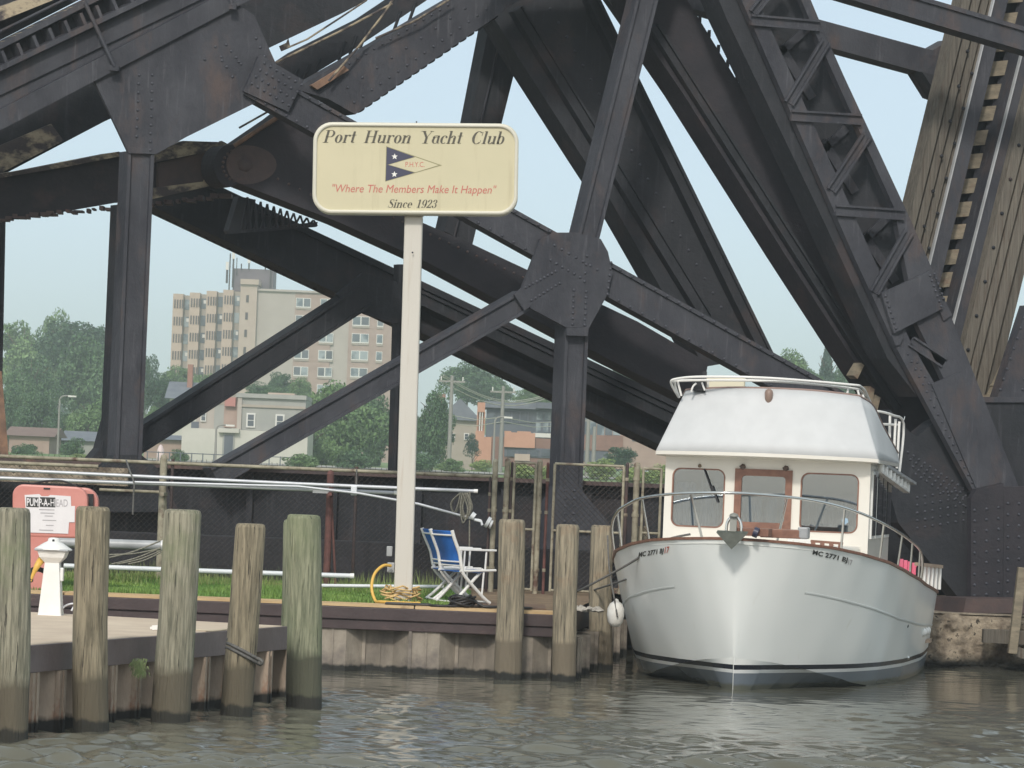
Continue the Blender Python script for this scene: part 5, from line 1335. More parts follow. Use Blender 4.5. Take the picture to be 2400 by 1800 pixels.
    for k in range(12):
        t = k / 12; x, y = 1640 + 262 * t, 46 + 413 * t
        eb.box(W(x, y, 58.2), (.05, .2, .12))
    eb.build('edge_angles', steel_brown, B, kind='stuff')
    P('apex_gusset', [(1110, -70), (1210, -260), (1500, -270), (1580, -120), (1500, -30), (1440, -24), (1300, -40)], 57.2, .1, steel)
    # ---- lattice column
    D6 = 56.6
    P('lattice_side', [(1562, -300), (1614, -300), (2001, 600), (2099, 812), (2150, 930), (2080, 840), (1907, 468), (1703, 44)], D6 + .15, .5, steel_dark)
    P('lattice_chord', [(1602, -310), (1637, -310), (2045, 600), (2134, 800), (2345, 1168), (2298, 1181), (2099, 812), (2001, 600)], D6, .12, steel)
    P('lattice_chord', [(1745, -310), (1771, -310), (1947, 112), (2132, 510), (2186, 633), (2388, 1142), (2345, 1160), (2150, 760), (2095, 485), (1926, 112)], D6, .12, steel)
    P('lattice_back', [(1611, -310), (1761, -310), (2125, 510), (2186, 650), (2370, 1140), (2310, 1160), (2110, 812), (2010, 600)], D6 + .55, .08, steel_dark)
    for p0, p1, w in (((1762, 46), (1922, 60), 24), ((1856, 270), (2020, 280), 24), ((1960, 492), (2120, 503), 24), ((1938, 96), (1850, 242), 22), ((2034, 316), (1949, 446), 22), ((2132, 542), (2050, 686), 22), ((1838, -60), (1766, 30), 20)):
        Mm('lacing_bar', p0, p1, w, D6 - .05, .06, steel, rim=4, rim_t=.03)
    for p0, p1, w in (((1830, 110), (1905, 230), 20), ((1930, 330), (2005, 450), 20), ((2025, 550), (2100, 660), 20), ((1800, 150), (1900, 60), 18), ((1900, 380), (1985, 300), 18), ((1990, 600), (2080, 510), 18)):
        Mm('back_lacing', p0, p1, w, D6 + .45, .05, steel, rim=0)
    ct = P('batten_plate', [(2066, 687), (2179, 636), (2210, 723), (2096, 781)], D6 - .1, .05, steel)
    rb = MB(); rivets(rb, (2076, 694), (2100, 770), 7, D6 - .1, .026, .02); rivets(rb, (2180, 646), (2206, 718), 7, D6 - .1, .026, .02); rivets(rb, (2190, 642), (2212, 700), 6, D6 - .06, .026, .02); rb.build('rivets', rivet_m, ct, kind='stuff')
    P('batten_ear', [(2208, 690), (2232, 738), (2212, 752), (2196, 712)], D6 - .04, .1, steel)
    P('batten_ear', [(2090, 786), (2118, 790), (2110, 808), (2100, 810)], D6 - .04, .1, steel)
    for p0, p1, w in (((2138, 800), (2214, 850), 24),):
        Mm('lacing_bar', p0, p1, w, D6 - .03, .06, steel, rim=4, rim_t=.03)
    P('batten_plate', [(2184, 900), (2252, 872), (2262, 900), (2345, 1150), (2300, 1172)], D6 - .03, .05, steel)
    b = MB(); b.prism([W(x, y, D6 - .02) for x, y in ((2226, 968), (2254, 950), (2257, 957), (2230, 974))], TR * .03); b.build('batten_slot', steel_dark, B)
    rb = MB()
    for k in range(20):
        t = k / 19
        rb.dome(W(2128 + 168 * t, 830 + 336 * t, D6), (0, -1, 0), .024, .018); rb.dome(W(2150 + 170 * t, 850 + 310 * t, D6 - .0), (0, -1, 0), .022, .016)
    rb.build('rivets', rivet_m, B, kind='stuff')
    # ---- beams at the upper right
    Mm('top_beam', (1500, -175), (2800, 208), 52, D6 + .3, .4, steel, rim=9)
    P('cross_beam', [(1600, -40), (1922, 46), (2186, 118), (2232, 92), (2236, 240), (2196, 226), (2161, 170), (1954, 114), (1703, 44), (1600, 14)], 59.6, .4, steel)
    P('knee_brace', [(2161, 168), (2240, 190), (2238, 232), (2200, 228)], 59.55, .3, steel_dark)
    # ---- riveted base plates on the abutment
    bp = P('base_plate', [(2086, 960), (2130, 1010), (2150, 1022), (2192, 988), (2300, 940), (2760, 940), (2760, 1440), (2268, 1428), (2105, 1225), (2070, 1100)], 56.9, .3, steel_dark)
    rb = MB()
    r6 = random.Random(6)
    for k in range(13):
        for j in range(4): rb.dome(W(2128 + k * 13 + j * 6, 1060 + k * 8.5 + j * 17, 56.9), (0, -1, 0), .026, .02)
    for k in range(8):
        for j in range(5): rb.dome(W(2150 + k * 18, 1166 + j * 18 - k * 3, 56.9), (0, -1, 0), .026, .02)
    rb.build('rivets', rivet_m, bp, kind='stuff')
    vp = P('base_web', [(2276, 1168), (2290, 1146), (2352, 1132), (2350, 1424), (2276, 1412)], 56.5, .1, steel_brown)
    rb = MB()
    for k in range(9): rivets(rb, (2284, 1196 + k * 25), (2340, 1190 + k * 25), 3, 56.5, .028, .022)
    rb.build('rivets', rivet_m, vp, kind='stuff')
    vp = P('base_web', [(2352, 1140), (2760, 1140), (2760, 1440), (2351, 1432)], 56.52, .1, steel_brown)
    rb = MB()
    for k in range(9): rivets(rb, (2362, 1180 + k * 26), (2440, 1180 + k * 26), 4, 56.52, .028, .022)
    rb.build('rivets', rivet_m, vp, kind='stuff')
    hp = P('bearing_plate', [(2290, 940), (2760, 946), (2760, 1140), (2384, 1140)], 57.0, .1, steel)
    rb = MB()
    for k in range(7): rivets(rb, (2326 + k * 13, 975 + k * 24), (2450, 975 + k * 24), 5, 57.0, .028, .022)
    rb.build('rivets', rivet_m, hp, kind='stuff')
    P('bearing_flange', [(2286, 930), (2760, 932), (2760, 944), (2292, 943)], 56.85, .5, steel)
    vp = P('upper_plate', [(2760, 690), (2408, 716), (2338, 930), (2760, 936)], 57.2, .2, steel)
    rb = MB()
    for k in range(8): rivets(rb, (2400 - k * 8, 745 + k * 24), (2450 , 745 + k * 24), 3, 57.2, .028, .02)
    rb.build('rivets', rivet_m, vp, kind='stuff')
    ab = P('bed_plate', [(2264, 1402), (2760, 1412), (2760, 1444), (2258, 1436)], 55.6, .8, steel_rust)
    P('shoe_edge', [(2200, 1425), (2260, 1428), (2262, 1442), (2200, 1440)], 56.2, .6, steel_rust)
    P('dark_void_backing', [(1930, 1010), (2290, 960), (2290, 1450), (1930, 1440)], 60.2, .3, steel_dark)  # added dark sheet standing in for the black shade behind the base
    return B
bridge()

# ------------------------------------------------------------------ the raised leaf with its ties
def leaf():
    Lf = thing('bridge_leaf', 'raised bridge leaf with weathered ties between dark rails and timber guards at the right', 'bridge leaf', (W(2230, 900, 59).x, 59.3, 2.5))
    D = 59.3
    P = lambda name, poly, d, t, mat, **k: plate(Lf, name, poly, d, t, mat, **k)
    def lx(f0, f1, py): t = (py - 70) / 730.0; return f0 + (f1 - f0) * t     # edge x at py 70 and py 800
    e = {'w0': (2240, 2060), 'w1': (2262, 2082), 'w2': (2284, 2104), 'w3': (2308, 2128), 'r0': (2312, 2135), 's0': (2315, 2138), 's1': (2346, 2170), 't1': (2412, 2226), 'q0': (2409, 2224), 'q1': (2412, 2227)}
    def strip(name, a, c, d, t, mat, y0=-420, y1=960, jog=0): P(name, [(lx(*a, y0), y0), (lx(*c, y0), y0), (lx(*c, y1), y1), (lx(*a, y1), y1)], d, t, mat)
    strip('guard_timber', e['w0'], (e['w1'][0] - 4, e['w1'][1] - 4), D - .52, .3, timber_m)
    strip('guard_timber', e['w1'], (e['w2'][0] - 4, e['w2'][1] - 4), D - .44, .3, timber_m)
    strip('guard_timber', e['w2'], (e['w3'][0] - 8, e['w3'][1] - 8), D - .36, .3, timber_m)
    strip('guard_timber', (2303, 2123), (2309, 2129), D - .3, .2, timber_m)
    b = MB(); r7 = random.Random(7)
    for k in range(9):
        y = 90 + k * 82; b.dome(W(lx(2303, 2124, y), y, D - .37), (0, -1, 0), .035, .03)
        b.dome(W(lx(2280, 2100, y + 30), y + 30, D - .45), (0, -1, 0), .035, .03)
    b.build('timber_bolts', steel_dark, Lf, kind='stuff')
    strip('rail', e['r0'], e['s0'], D - .42, .06, spar_grey)
    strip('stringer', e['s0'], e['s1'], D - .38, .5, steel)
    for k in range(-7, 15):
        y = -8 + k * 55.5
        xl, xr = lx(2335, 2158, y), lx(2418, 2236, y); j = r7.uniform(-3, 3)
        P('tie', [(xl, y - 16 + j), (xr, y - 23 + j), (xr - 9, y + 12 + j), (xl - 9, y + 19 + j)], D - .08 + r7.uniform(0, .06), .25, tie_w)
    strip('rail', e['q0'], e['q1'], D - .42, .06, spar_grey)
    strip('stringer', e['q1'], (2440, 2256), D - .38, .5, steel)
    strip('guard_timber', (2443, 2262), (2467, 2287), D - .50, .3, timber_m, y1=935)
    strip('guard_timber', (2471, 2291), (2488, 2308), D - .44, .3, timber_m, y1=935)
    strip('guard_timber', (2492, 2313), (2516, 2338), D - .38, .3, timber_m, y1=935)
    strip('guard_timber', (2520, 2343), (2540, 2362), D - .32, .3, timber_m, y1=930)
    b = MB()
    for k in range(8):
        y = 260 + k * 80; b.dome(W(lx(2455, 2274, y), y, D - .51), (0, -1, 0), .035, .03)
    b.build('timber_bolts', steel_dark, Lf, kind='stuff')
    strip('back_stringer', (2330, 2150), (2420, 2240), D + .25, .1, steel_dark)
    strip('dark_gap_backing', (2246, 2066), (2306, 2126), D - .1, .1, steel_dark)  # added dark backing, so the gaps between the guard timbers come out dark
    strip('dark_gap_backing', (2446, 2266), (2530, 2350), D - .1, .1, steel_dark, y1=925)
    for p0, p1, w in (((2405, 745), (2322, 930), 9), ((2410, 770), (2344, 925), 9), ((2372, 815), (2402, 760), 12), ((2385, 800), (2360, 850), 12), ((2330, 908), (2372, 868), 12), ((2366, 820), (2385, 862), 10)):
        member(Lf, 'timber_brace', p0, p1, w, D - .6, .08, tie_w, rim=0)
    P('brace_shoe', [(2290, 925), (2345, 925), (2340, 935), (2288, 934)], D - .7, .15, tie_w)
leaf()
for pts, lab in ((((2000, 880), (2018, 850), (2026, 856), (2010, 888)), 'upright splintered timber end above the yacht flybridge rail'), (((2040, 905), (2050, 912), (2044, 955), (2030, 940)), 'leaning timber end above the yacht cabin side'), (((2052, 925), (2064, 932), (2056, 965), (2042, 958)), 'short timber end next to the boat deck rail')):
    b = MB(); b.prism([W(x, y, 58.4 - .6) for x, y in pts], TR * .2); tag(b.build('timber_end', tie_w), lab, 'timber')

# approach girder behind the fence
ag = thing('approach_girder', 'long low black plate girder behind the chain-link fence', 'girder', (-3, 57, .9))
b = MB(); b.box((-5.2, 57.7, 1.75), (22.5, .3, 1.85)); b.build('web', steel_dark, ag)
b = MB(); b.box((-5.2, 57.55, 2.71), (22.6, .6, .07)); b.build('top_flange', steel_rust, ag)
b = MB(); b.box((-5.2, 57.5, 1.0), (22.6, .6, .2)); b.build('bottom_flange', steel_dark, ag)
for k in range(12):
    b = MB(); b.box((-10 + k * 1.42, 57.48, 1.85), (.1, .14, 1.6)); b.build('stiffener', steel_dark, ag)
rb = MB()
for k in range(90): rb.dome((-10.2 + k * .18, 57.545, 2.55), (0, -1, 0), .025, .02)
rb.build('rivets', rivet_m, ag, kind='stuff')
b = MB(); b.box((-8.1, 56.9, 2.5), (3.6, .2, .3)); b.build('stone_strip', conc, ag, label='pale rough stone strip under the girder top')
# abutment at the right
b = MB(); q0 = W(2170, 1500, 54.4)
n = 30; vs = []; r8 = random.Random(8)
ab = thing('bridge_abutment', 'eroded concrete abutment under the bridge base plates', 'abutment', (q0.x, 54.4, 0))
b.box((q0.x + 3.2, 58.55, .35), (6.4, 8.0, 1.0)); b.build('block', conc, ab, bevel=.05)
from mathutils import noise as mn
b = MB(); nx, nz = 130, 40; vs = []
for k in range(nz + 1):
    for i in range(nx + 1):
        x, z = i / nx * 3.2, -.3 + k / nz * 1.17
        f = mn.fractal(Vector((x * 2.2, z * 3, 1.7)), .9, 2.1, 6) * .10 + max(0, mn.noise(Vector((x * 9, z * 11, 4)))) * .06
        top = max(0, (z - .78)) * 1.2
        vs.append((q0.x + x - .05, 54.52 - f + top + (.12 if z < .05 else 0), z))
b.add(vs, [(k * (nx + 1) + i, k * (nx + 1) + i + 1, (k + 1) * (nx + 1) + i + 1, (k + 1) * (nx + 1) + i) for k in range(nz) for i in range(nx)], True)
b.add([(q0.x - .05, 54.55, .86), (q0.x + 3.2, 54.55, .86), (q0.x + 3.2, 55.2, .87), (q0.x - .05, 55.2, .87)], [(0, 1, 2, 3)])
b.build('eroded_face', conc, ab, recalc=False)
for lab, a, c, w in (('leaning grey timber post at the right frame edge', (2396, 1330), (2372, 1532), .16),):
    tag(MB().bar(W(*a, 54.0), W(*c, 54.0), w, .14).build('timber_post', tie_w, bevel=.01), lab, 'timber')
for lab, a, c, h in (('dark horizontal timber fixed to the abutment face', (2303, 1490), (2420, 1496), .22), ('lower dark timber step against the leaning post', (2372, 1524), (2440, 1545), .16)):
    tag(MB().bar(W(*a, 54.15), W(*c, 54.15), .2, h).build('timber_baulk', timber_m, bevel=.01), lab, 'timber')
# ------------------------------------------------------------------ far bank: buildings
def box_px(b, x0, y0, x1, y1, d, depth, roll=True):
    """an upright box whose front face spans these pixels (left-bottom / right-top corners taken at the front)"""
    p = W((x0 + x1) / 2, (y0 + y1) / 2, d); s = d / FPX
    w, h = (x1 - x0) * s, (y1 - y0) * s
    b.box(p + Vector((0, depth / 2, 0)), (w, depth, h)); return p, w, h
def base_ext(y): return float(np.interp(y, [262, 285, 420, 650, 2500], [3.1, 3.45, 4.2, 5.5, 16]))

def tower():
    d = 590; s = d / FPX
    o = W(404, 690, d); 
    T = thing('apartment_tower', 'tall tan and pink brick apartment tower with stepped bays far beyond the river', 'building', (W(600, 860, d).x, d, base_ext(d)))
    gz = base_ext(d)
    ztop = lambda py, px: W(px, py, d).z
    def X(px, py=760): return W(px, py, d).x
    FH = 40.2 * s
    def blk(name, x0, x1, zt, mat, dy=0.0, dep=14, zb=None):
        b = MB(); zb = gz - 1 if zb is None else zb
        b.box(((X(x0) + X(x1)) / 2, d + dy + dep / 2, (zt + zb) / 2), (X(x1) - X(x0), dep, zt - zb)); return b.build(name, mat, T)
    slits = MB()
    zt0 = W(420, 689, d).z
    for k in range(4):
        x0 = 404 + k * 39.2; zt = zt0 + k * .30 + (0 if k < 2 else .1)
        blk('bay_wall', x0, x0 + 24, zt, brick_tan, dy=-.6 - k * .15)
        blk('bay_side', x0 + 24, x0 + 39.4, zt - .15, beige_dark, dy=.9 - k * .15)
        for f in range(7):
            zz = zt - 1.0 - f * FH
            for j in range(3):
                xx = X(x0 + 5 + j * 6.2)
                slits.box((xx, d - .62 - k * .15, zz - .75), (.24, .08, 1.5))
            slits.box((X(x0 + 22.5), d - .64 - k * .15, zz - .75), (.2, .08, 1.5))
            b = MB(); xc = (X(x0 + 24) + X(x0 + 39.4)) / 2; w_ = X(x0 + 37.5) - X(x0 + 25.5)
            b.box((xc, d + .86 - k * .15, zz - .75), (w_, .12, 1.75)); wf = b.build('window', glass_far if (f * 3 + k) % 3 else glass_pale, T)
            if (f + k) % 2:
                b = MB(); b.box((xc + w_ * .2, d + .78 - k * .15, zz - .45), (w_ * .5, .06, .6)); b.build('blind', win_frame, wf)
    slits.build('slit_windows', slit_dark, T, kind='stuff')
    st = blk('stair_tower', 562, 601, W(590, 664, d).z, cream_wall, dy=-1.3, dep=8)
    b = MB(); zc = W(590, 662, d).z; b.box((X(583), d + 1.5, zc + .0), (X(603) - X(560), 6.6, .9)); b.build('tower_cap', cream_wall, T)
    for f in range(5):
        b = MB(); b.box((X(579 - f * .6), d - 1.32, W(579, 701 + f * 40.5, d).z), (.45, .1, 1.25)); b.build('stair_window', slit_dark, T)
    zr = W(640, 682, d).z
    blk('blank_wall', 601, 690, zr, beige_wall, dy=-.3)
    blk('brick_wall', 690, 776, zr - .1, brick_pink, dy=-.35)
    blk('pilaster_wall', 776, 818, zr - .15, beige_wall, dy=-.1)
    blk('brick_wall', 818, 926, zr - .2, brick_pink, dy=-.35)
    blk('end_wall', 926, 960, zr - .25, brick_pink, dy=.6)
    b = MB(); b.box(((X(600) + X(926)) / 2, d - .2, zr + .1), (X(926) - X(600), 1.2, .35)); b.build('parapet', beige_wall, T)
    for f in range(7):
        for (x0, x1, y0) in ((692, 727, 699), (749, 783, 701), (826, 866, 720), (884, 899, 722)):
            py = y0 + f * 40.2 - (18 if x0 > 800 else 0) + (0)
            zc = W((x0 + x1) / 2, py + 11, d).z - (x0 - 690) * 0
            x0w, x1w = X(x0), X(x1)
            b = MB(); b.box(((x0w + x1w) / 2, d - .40, zc), (x1w - x0w, .2, 1.65)); wf = b.build('window', win_frame, T)
            n = 2 if x1 - x0 > 20 else 1
            for j in range(n):
                w_ = (x1w - x0w) / n; b = MB(); b.box((x0w + w_ * (j + .5), d - .48, zc + .05), (w_ - .2, .08, 1.35)); b.build('pane', glass_pale if (f + j + int(x0)) % 3 else glass_far, wf)
            b = MB(); b.box(((x0w + x1w) / 2, d - .48, zc - 1.0), (x1w - x0w, .1, .28)); b.build('sill', beige_dark, wf)
    ph = MB(); ph.box(((X(536) + X(631)) / 2, d + 9, (W(580, 626, d).z + zr) / 2), (X(631) - X(536), 8, W(580, 626, d).z - zr)); ph.build('mechanical_penthouse', penthouse_m, T)
    for x, y0, y1, r in ((533, 590, 680, .12), (541, 596, 670, .16), (549, 600, 640, .08), (527, 622, 660, .2), (560, 614, 628, .12), (578, 606, 628, .14), (617, 600, 628, .12), (630, 610, 685, .14)):
        b = MB(); b.tube([(X(x, 640), d + 4.6, W(x, y1, d).z), (X(x, 640), d + 4.6, W(x, y0, d).z)], r, 6); b.build('antenna_mast', galv, T)
        if r > .13: b = MB(); b.box((X(x, 640), d + 4.4, W(x, y0, d).z + .2), (.5, .3, 1.4)); b.build('antenna_panel', win_frame, T)
tower()

def far_window(root, px, py, w, h, d, mat=None, frame=None, sill=True):
    s = d / FPX; p = W(px, py, d)
    b = MB(); b.box(p + Vector((0, -.06, 0)), (w * s, .12, h * s)); f = b.build('window', frame or win_frame, root)
    n = 2
    for j in (0, 1):
        b = MB(); b.box(p + Vector((0, -.1, (j - .5) * h * s * .42)), (w * s * .66, .12, h * s * .36)); b.build('pane', mat or glass_far, f)
    return f
def white_building():
    d = 280; s = d / FPX; gz = base_ext(d)
    T = thing('street_building', 'two-storey building with a white lower wall, grey upper storey and a street door', 'building', (W(560, 1060, d).x, d, gz))
    def wall(name, x0, y0, x1, y1, dy, dep, mat, zb=None):
        b = MB(); box_px(b, x0, y0, x1, y1, d + dy, dep); return b.build(name, mat, T)
    wall('lower_wall', 425, 1008, 720, 1090, -.4, 8, wall_white)
    wall('upper_wall', 556, 928, 716, 1010, 0, 8, wall_grey)
    wall('cornice', 553, 924, 718, 934, -.3, 8.4, wall_grey)
    wall('string_course', 556, 950, 716, 956, -.15, 8, beige_dark)
    wall('corner_pilaster', 556, 930, 566, 1008, -.2, 1, beige_wall)
    wall('side_wing', 460, 946, 528, 1010, .5, 7, beige_wall)
    wall('side_bay', 502, 948, 528, 1010, .3, 1, wall_grey)
    wall('roof_parapet', 458, 940, 530, 948, .3, 7.4, beige_dark)
    wall('brick_strip', 525, 930, 557, 1002, .2, 2, brick_pink)
    wall('awning', 527, 932, 552, 952, -.25, .5, red_awn)
    wall('roof_box', 628, 921, 690, 934, 1, 3, cream_wall)
    wall('door_canopy', 512, 1004, 560, 1014, -.9, .7, wall_white)
    f = wall('door_frame', 521, 1012, 549, 1080, -.5, .2, wall_grey)
    b = MB(); box_px(b, 525, 1020, 545, 1078, d - .56, .1); b.build('door', dark_mod, f)
    wall('meter_box', 448, 988, 466, 1006, .4, .2, dark_mod)
    for px, py in ((588, 985), (656, 988)): far_window(T, px, py, 21, 34, d - .02)
    far_window(T, 477, 975, 13, 26, d + .45)
white_building()
def house(label, x0, x1, yr, ye, yb, d, wallm, roofm, chim=None, name='house', gable=False, win=True):
    T = thing(name, label, 'house', (W((x0 + x1) / 2, yb, d).x, d, base_ext(d)))
    s = d / FPX; a, c = W(x0, ye, d), W(x1, ye, d); zr = W((x0 + x1) / 2, yr, d).z; ze = W((x0 + x1) / 2, ye, d).z; gz = base_ext(d) - 1
    b = MB(); b.box(((a.x + c.x) / 2, d + 4, (ze + gz) / 2), (c.x - a.x, 8, ze - gz)); b.build('wall', wallm, T)
    b = MB(); e = .5
    if gable:
        m_ = (a.x + c.x) / 2
        b.prism([(a.x - e, d - e, ze), (c.x + e, d - e, ze), (m_, d - e, zr)], (0, 9, 0))
    else:
        b.prism([(a.x - e, d - e, ze), (a.x - e, d + 4, zr), (a.x - e, d + 8.5, ze)], (c.x - a.x + 2 * e, 0, 0))
    rf = b.build('roof', roofm, T)
    if chim:
        b = MB(); q = W(*chim[:2], d + 3); b.box(q, (chim[2] * s, .9, chim[3] * s)); b.build('chimney', M('red_chimney_brick', S(148, 108, 95), S(160, 120, 106), rough=.85), rf)
    for px, py, w, h in () if not win else ((x0 + (x1 - x0) * .3, (ye * .55 + yb * .45), 12, 16), (x0 + (x1 - x0) * .7, (ye * .55 + yb * .45), 12, 16)):
        far_window(T, px, py, w, h, d - .02)
    return T
house('grey-roofed house with a tall red brick chimney below the tower', 398, 470, 893, 935, 1000, 345, wall_white, roof_grey, (446, 885, 12, 62))
house('low brick house with a red-brown roof under the left trees', 22, 116, 1000, 1022, 1062, 300, brick_pink, roof_red, win=False)
house('low pinkish garage building between the bridge columns', 338, 428, 1018, 1030, 1078, 292, brick_pink, roof_grey, win=False)
house('low house half hidden by trees left of the bridge column', 150, 250, 1010, 1034, 1066, 310, wall_grey, roof_grey, win=False)
house('dark grey gabled house with a brick chimney behind the utility poles', 1036, 1118, 934, 985, 1070, 330, beige_dark, roof_grey, (1032, 940, 24, 34), gable=True)

def brick_block():
    d = 300; gz = base_ext(d)
    T = thing('brick_commercial_building', 'brown brick building with bright orange piers and parapet beyond the river', 'building', (W(1220, 1060, d).x, d, gz))
    def wall(name, x0, y0, x1, y1, dy, dep, mat):
        b = MB(); box_px(b, x0, y0, x1, y1, d + dy, dep); return b.build(name, mat, T)
    wall('wall', 1150, 1026, 1310, 1095, 0, 8, brick_brown)
    wall('shop_front', 1182, 1050, 1296, 1072, -.1, .2, dark_mod)
    for k in range(4): wall('shop_window', 1188 + k * 27, 1054, 1208 + k * 27, 1070, -.2, .15, glass_far)
    wall('cream_panel', 1206, 1064, 1242, 1080, -.3, .2, cream_wall)
    wall('orange_pier', 1113, 1010, 1134, 1095, -.3, 2, orange_b)
    wall('orange_pier', 1133, 1024, 1151, 1095, -.25, 2, orange_b)
    wall('orange_parapet', 1182, 1014, 1254, 1049, -.4, 1, orange_b)
    wall('parapet_step', 1182, 1010, 1198, 1016, -.39, .9, orange_b); wall('parapet_step', 1212, 1011, 1244, 1016, -.39, .9, orange_b)
    wall('orange_tower', 1119, 943, 1137, 966, -.2, 1.2, orange_b)
    for k in range(4): wall('tower_leg', 1117.5 + k * 5.6, 965, 1120 + k * 5.6, 1012, -.15, .5, orange_b if k in (0, 3) else win_frame)
    wall('tower_back', 1119, 965, 1136, 1012, .3, .3, orange_b)
brick_block()
def modern():
    d = 330; gz = base_ext(d)
    T = thing('modern_office_building', 'dark blue-grey modern building with banded glass behind the orange brick', 'building', (W(1230, 1000, d).x, d, gz))
    def wall(name, x0, y0, x1, y1, dy, dep, mat):
        b = MB(); box_px(b, x0, y0, x1, y1, d + dy, dep); return b.build(name, mat, T)
    wall('wall', 1138, 955, 1330, 1090, 0, 10, dark_mod)
    wall('roof_slab', 1134, 942, 1262, 957, -.8, 11, roof_grey); wall('roof_slab', 1256, 944, 1332, 958, -1.4, 12, dark_mod)
    for k in range(6):
        f = wall('window', 1144 + k * 19, 966, 1160 + k * 19, 992, -.1, .2, glass_far)
    for k in range(4): wall('window', 1258 + k * 18, 966, 1273 + k * 18, 984, -.1, .2, glass_pale)
    for k in range(4): wall('pale_window', 1256 + k * 17, 990, 1268 + k * 17, 1014, -.1, .2, glass_pale)
    wall('balcony_rail', 1250, 1016, 1330, 1026, -.6, .2, win_frame)
modern()
def brick_right():
    d = 310; gz = base_ext(d)
    T = thing('brick_office_building', 'pinkish brick building with a tall glass window band at the yacht', 'building', (W(1460, 1060, d).x, d, gz))
    def wall(name, x0, y0, x1, y1, dy, dep, mat):
        b = MB(); box_px(b, x0, y0, x1, y1, d + dy, dep); return b.build(name, mat, T)
    wall('wall', 1350, 960, 1590, 1100, 0, 10, brick_pink)
    wall('roof_fascia', 1348, 948, 1592, 962, -.5, 11, roof_grey)
    for k in range(5): f = wall('window', 1362 + k * 19, 966, 1379 + k * 19, 1020, -.1, .2, glass_pale if k % 3 else glass_far)
    wall('spandrel', 1360, 1020, 1460, 1056, -.2, .3, brick_brown)
    wall('shop_front', 1360, 1057, 1425, 1082, -.1, .2, dark_mod)
    for k in range(3): wall('window', 1482 + k * 28, 1002, 1498 + k * 28, 1034, -.1, .2, glass_far)
brick_right()
# ------------------------------------------------------------------ street things
def upole(px, y0, d, label, group='utility poles beyond the river', lamp=False, arm=True):
    t = W(px, y0, d); gz = base_ext(d)
    x = t.x; T = thing('street_lamp' if lamp else 'utility_pole', label, 'lamp post' if lamp else 'utility pole', (x, d, gz), None if lamp else group)
    MB().tube([(x, d, gz - .5), (x, d, t.z)], [.2, .14] if not lamp else [.12, .07], 8).build('shaft', pole_wood, T)
    if lamp:
        MB().tube(smoothpath([(x, d, t.z - .05), (x + .25, d, t.z + .25), (x + 1.0, d, t.z + .3)], 4), .07, 6).build('arm', pole_wood, T)
        MB().box((x + 1.1, d, t.z + .27), (.7, .3, .14)).build('lamp_head', win_frame, T)
    elif arm:
        MB().box((x, d, t.z - .5), (2.2, .15, .15)).build('crossarm', pole_wood, T)
        for k in (-1, 0, 1): MB().tube([(x + k * .9, d, t.z - .45), (x + k * .9, d, t.z - .1)], .06, 6).build('insulator', win_frame, T)
    return t
a1 = upole(1060, 880, 285, 'tall utility pole left of the dark gabled house')
a2 = upole(1180, 905, 290, 'utility pole in front of the dark modern building')
a3 = upole(1380, 972, 288, 'left pale pole of the pair before the brick office')
a4 = upole(1394, 1000, 286, 'right short pale pole of the pair before the brick office', arm=False)
upole(140, 935, 300, 'grey street lamp among the left trees', lamp=True)
upole(1160, 985, 285, 'small street lamp between the utility poles', lamp=True)
upole(507, 1004, 274, 'thin lamp post beside the white street building door', lamp=True)
b = MB()
for dz, e in ((-.4, (1310, 915, 310)), (-.55, (1312, 918, 310)), (-1.0, (1312, 922, 310))):
    p, q = W(1040, 868, 285) + Vector((0, 0, dz)), W(*e)
    mid = [p.lerp(q, t) - Vector((0, 0, 1.5 * math.sin(math.pi * t))) for t in (0, .2, .4, .6, .8, 1)]
    b.tube(smoothpath(mid, 4), .045, 5)
for y0, y1 in ((972, 978), (992, 988)):
    p, q = W(1050, y0, 286), W(1180, y1, 290); r_ = W(1320, y1 + 10, 300)
    b.tube([p, p.lerp(q, .5) - Vector((0, 0, .3)), q], .03, 5); b.tube([q, q.lerp(r_, .5) - Vector((0, 0, .3)), r_], .03, 5)
tag(b.build('power_cables', wire_m), 'sagging pale power cables between the utility poles', 'cable')
def van():
    d = 500; p = W(1087, 1088, d); gz = base_ext(d)
    T = thing('white_van', 'small white van parked beyond the bridge by the trees', 'van', (p.x, d, gz))
    z = gz
    b = MB(); b.prism([(p.x - 1.0, d, z + .3), (p.x + 1.0, d, z + .3), (p.x + 1.0, d, z + 1.1), (p.x + .85, d, z + 1.8), (p.x + .5, d, z + 1.98), (p.x - .5, d, z + 1.98), (p.x - .85, d, z + 1.8), (p.x - 1.0, d, z + 1.1)], (0, 4.4, 0)); b.build('body', white_paint, T, bevel=.08)
    b = MB(); b.prism([(p.x - .8, d - .02, z + 1.15), (p.x + .8, d - .02, z + 1.15), (p.x + .7, d - .02, z + 1.75), (p.x - .7, d - .02, z + 1.75)], (0, .02, 0)); b.build('windscreen', glass_far, T)
    for sx in (-.8, .8):
        b = MB(); b.tube([(p.x + sx - .1, d + .8, z + .3), (p.x + sx + .1, d + .8, z + .3)], .33, 12); b.build('wheel', rubber, T)
        b = MB(); b.box((p.x + sx * .9, d - .03, z + .8), (.25, .04, .18)); b.build('headlight', glass_pale, T)
van()
r9 = random.Random(12)
ff = thing('river_railing', 'low dark railing along the far street', 'railing', (W(500, 1075, 266).x, 266, 3.2))
for k in range(14):
    q = W(345 + k * 26, 1074, 266); b = MB(); b.box((q.x, 266, 3.5), (.08, .08, .9)); b.build('post', dark_mod, ff)
b = MB(); b.tube([(W(340, 1072, 266).x, 266, 3.9), (W(690, 1074, 266).x, 266, 3.9)], .035, 6); b.build('rail', dark_mod, ff)
q = W(376, 1063, 268)
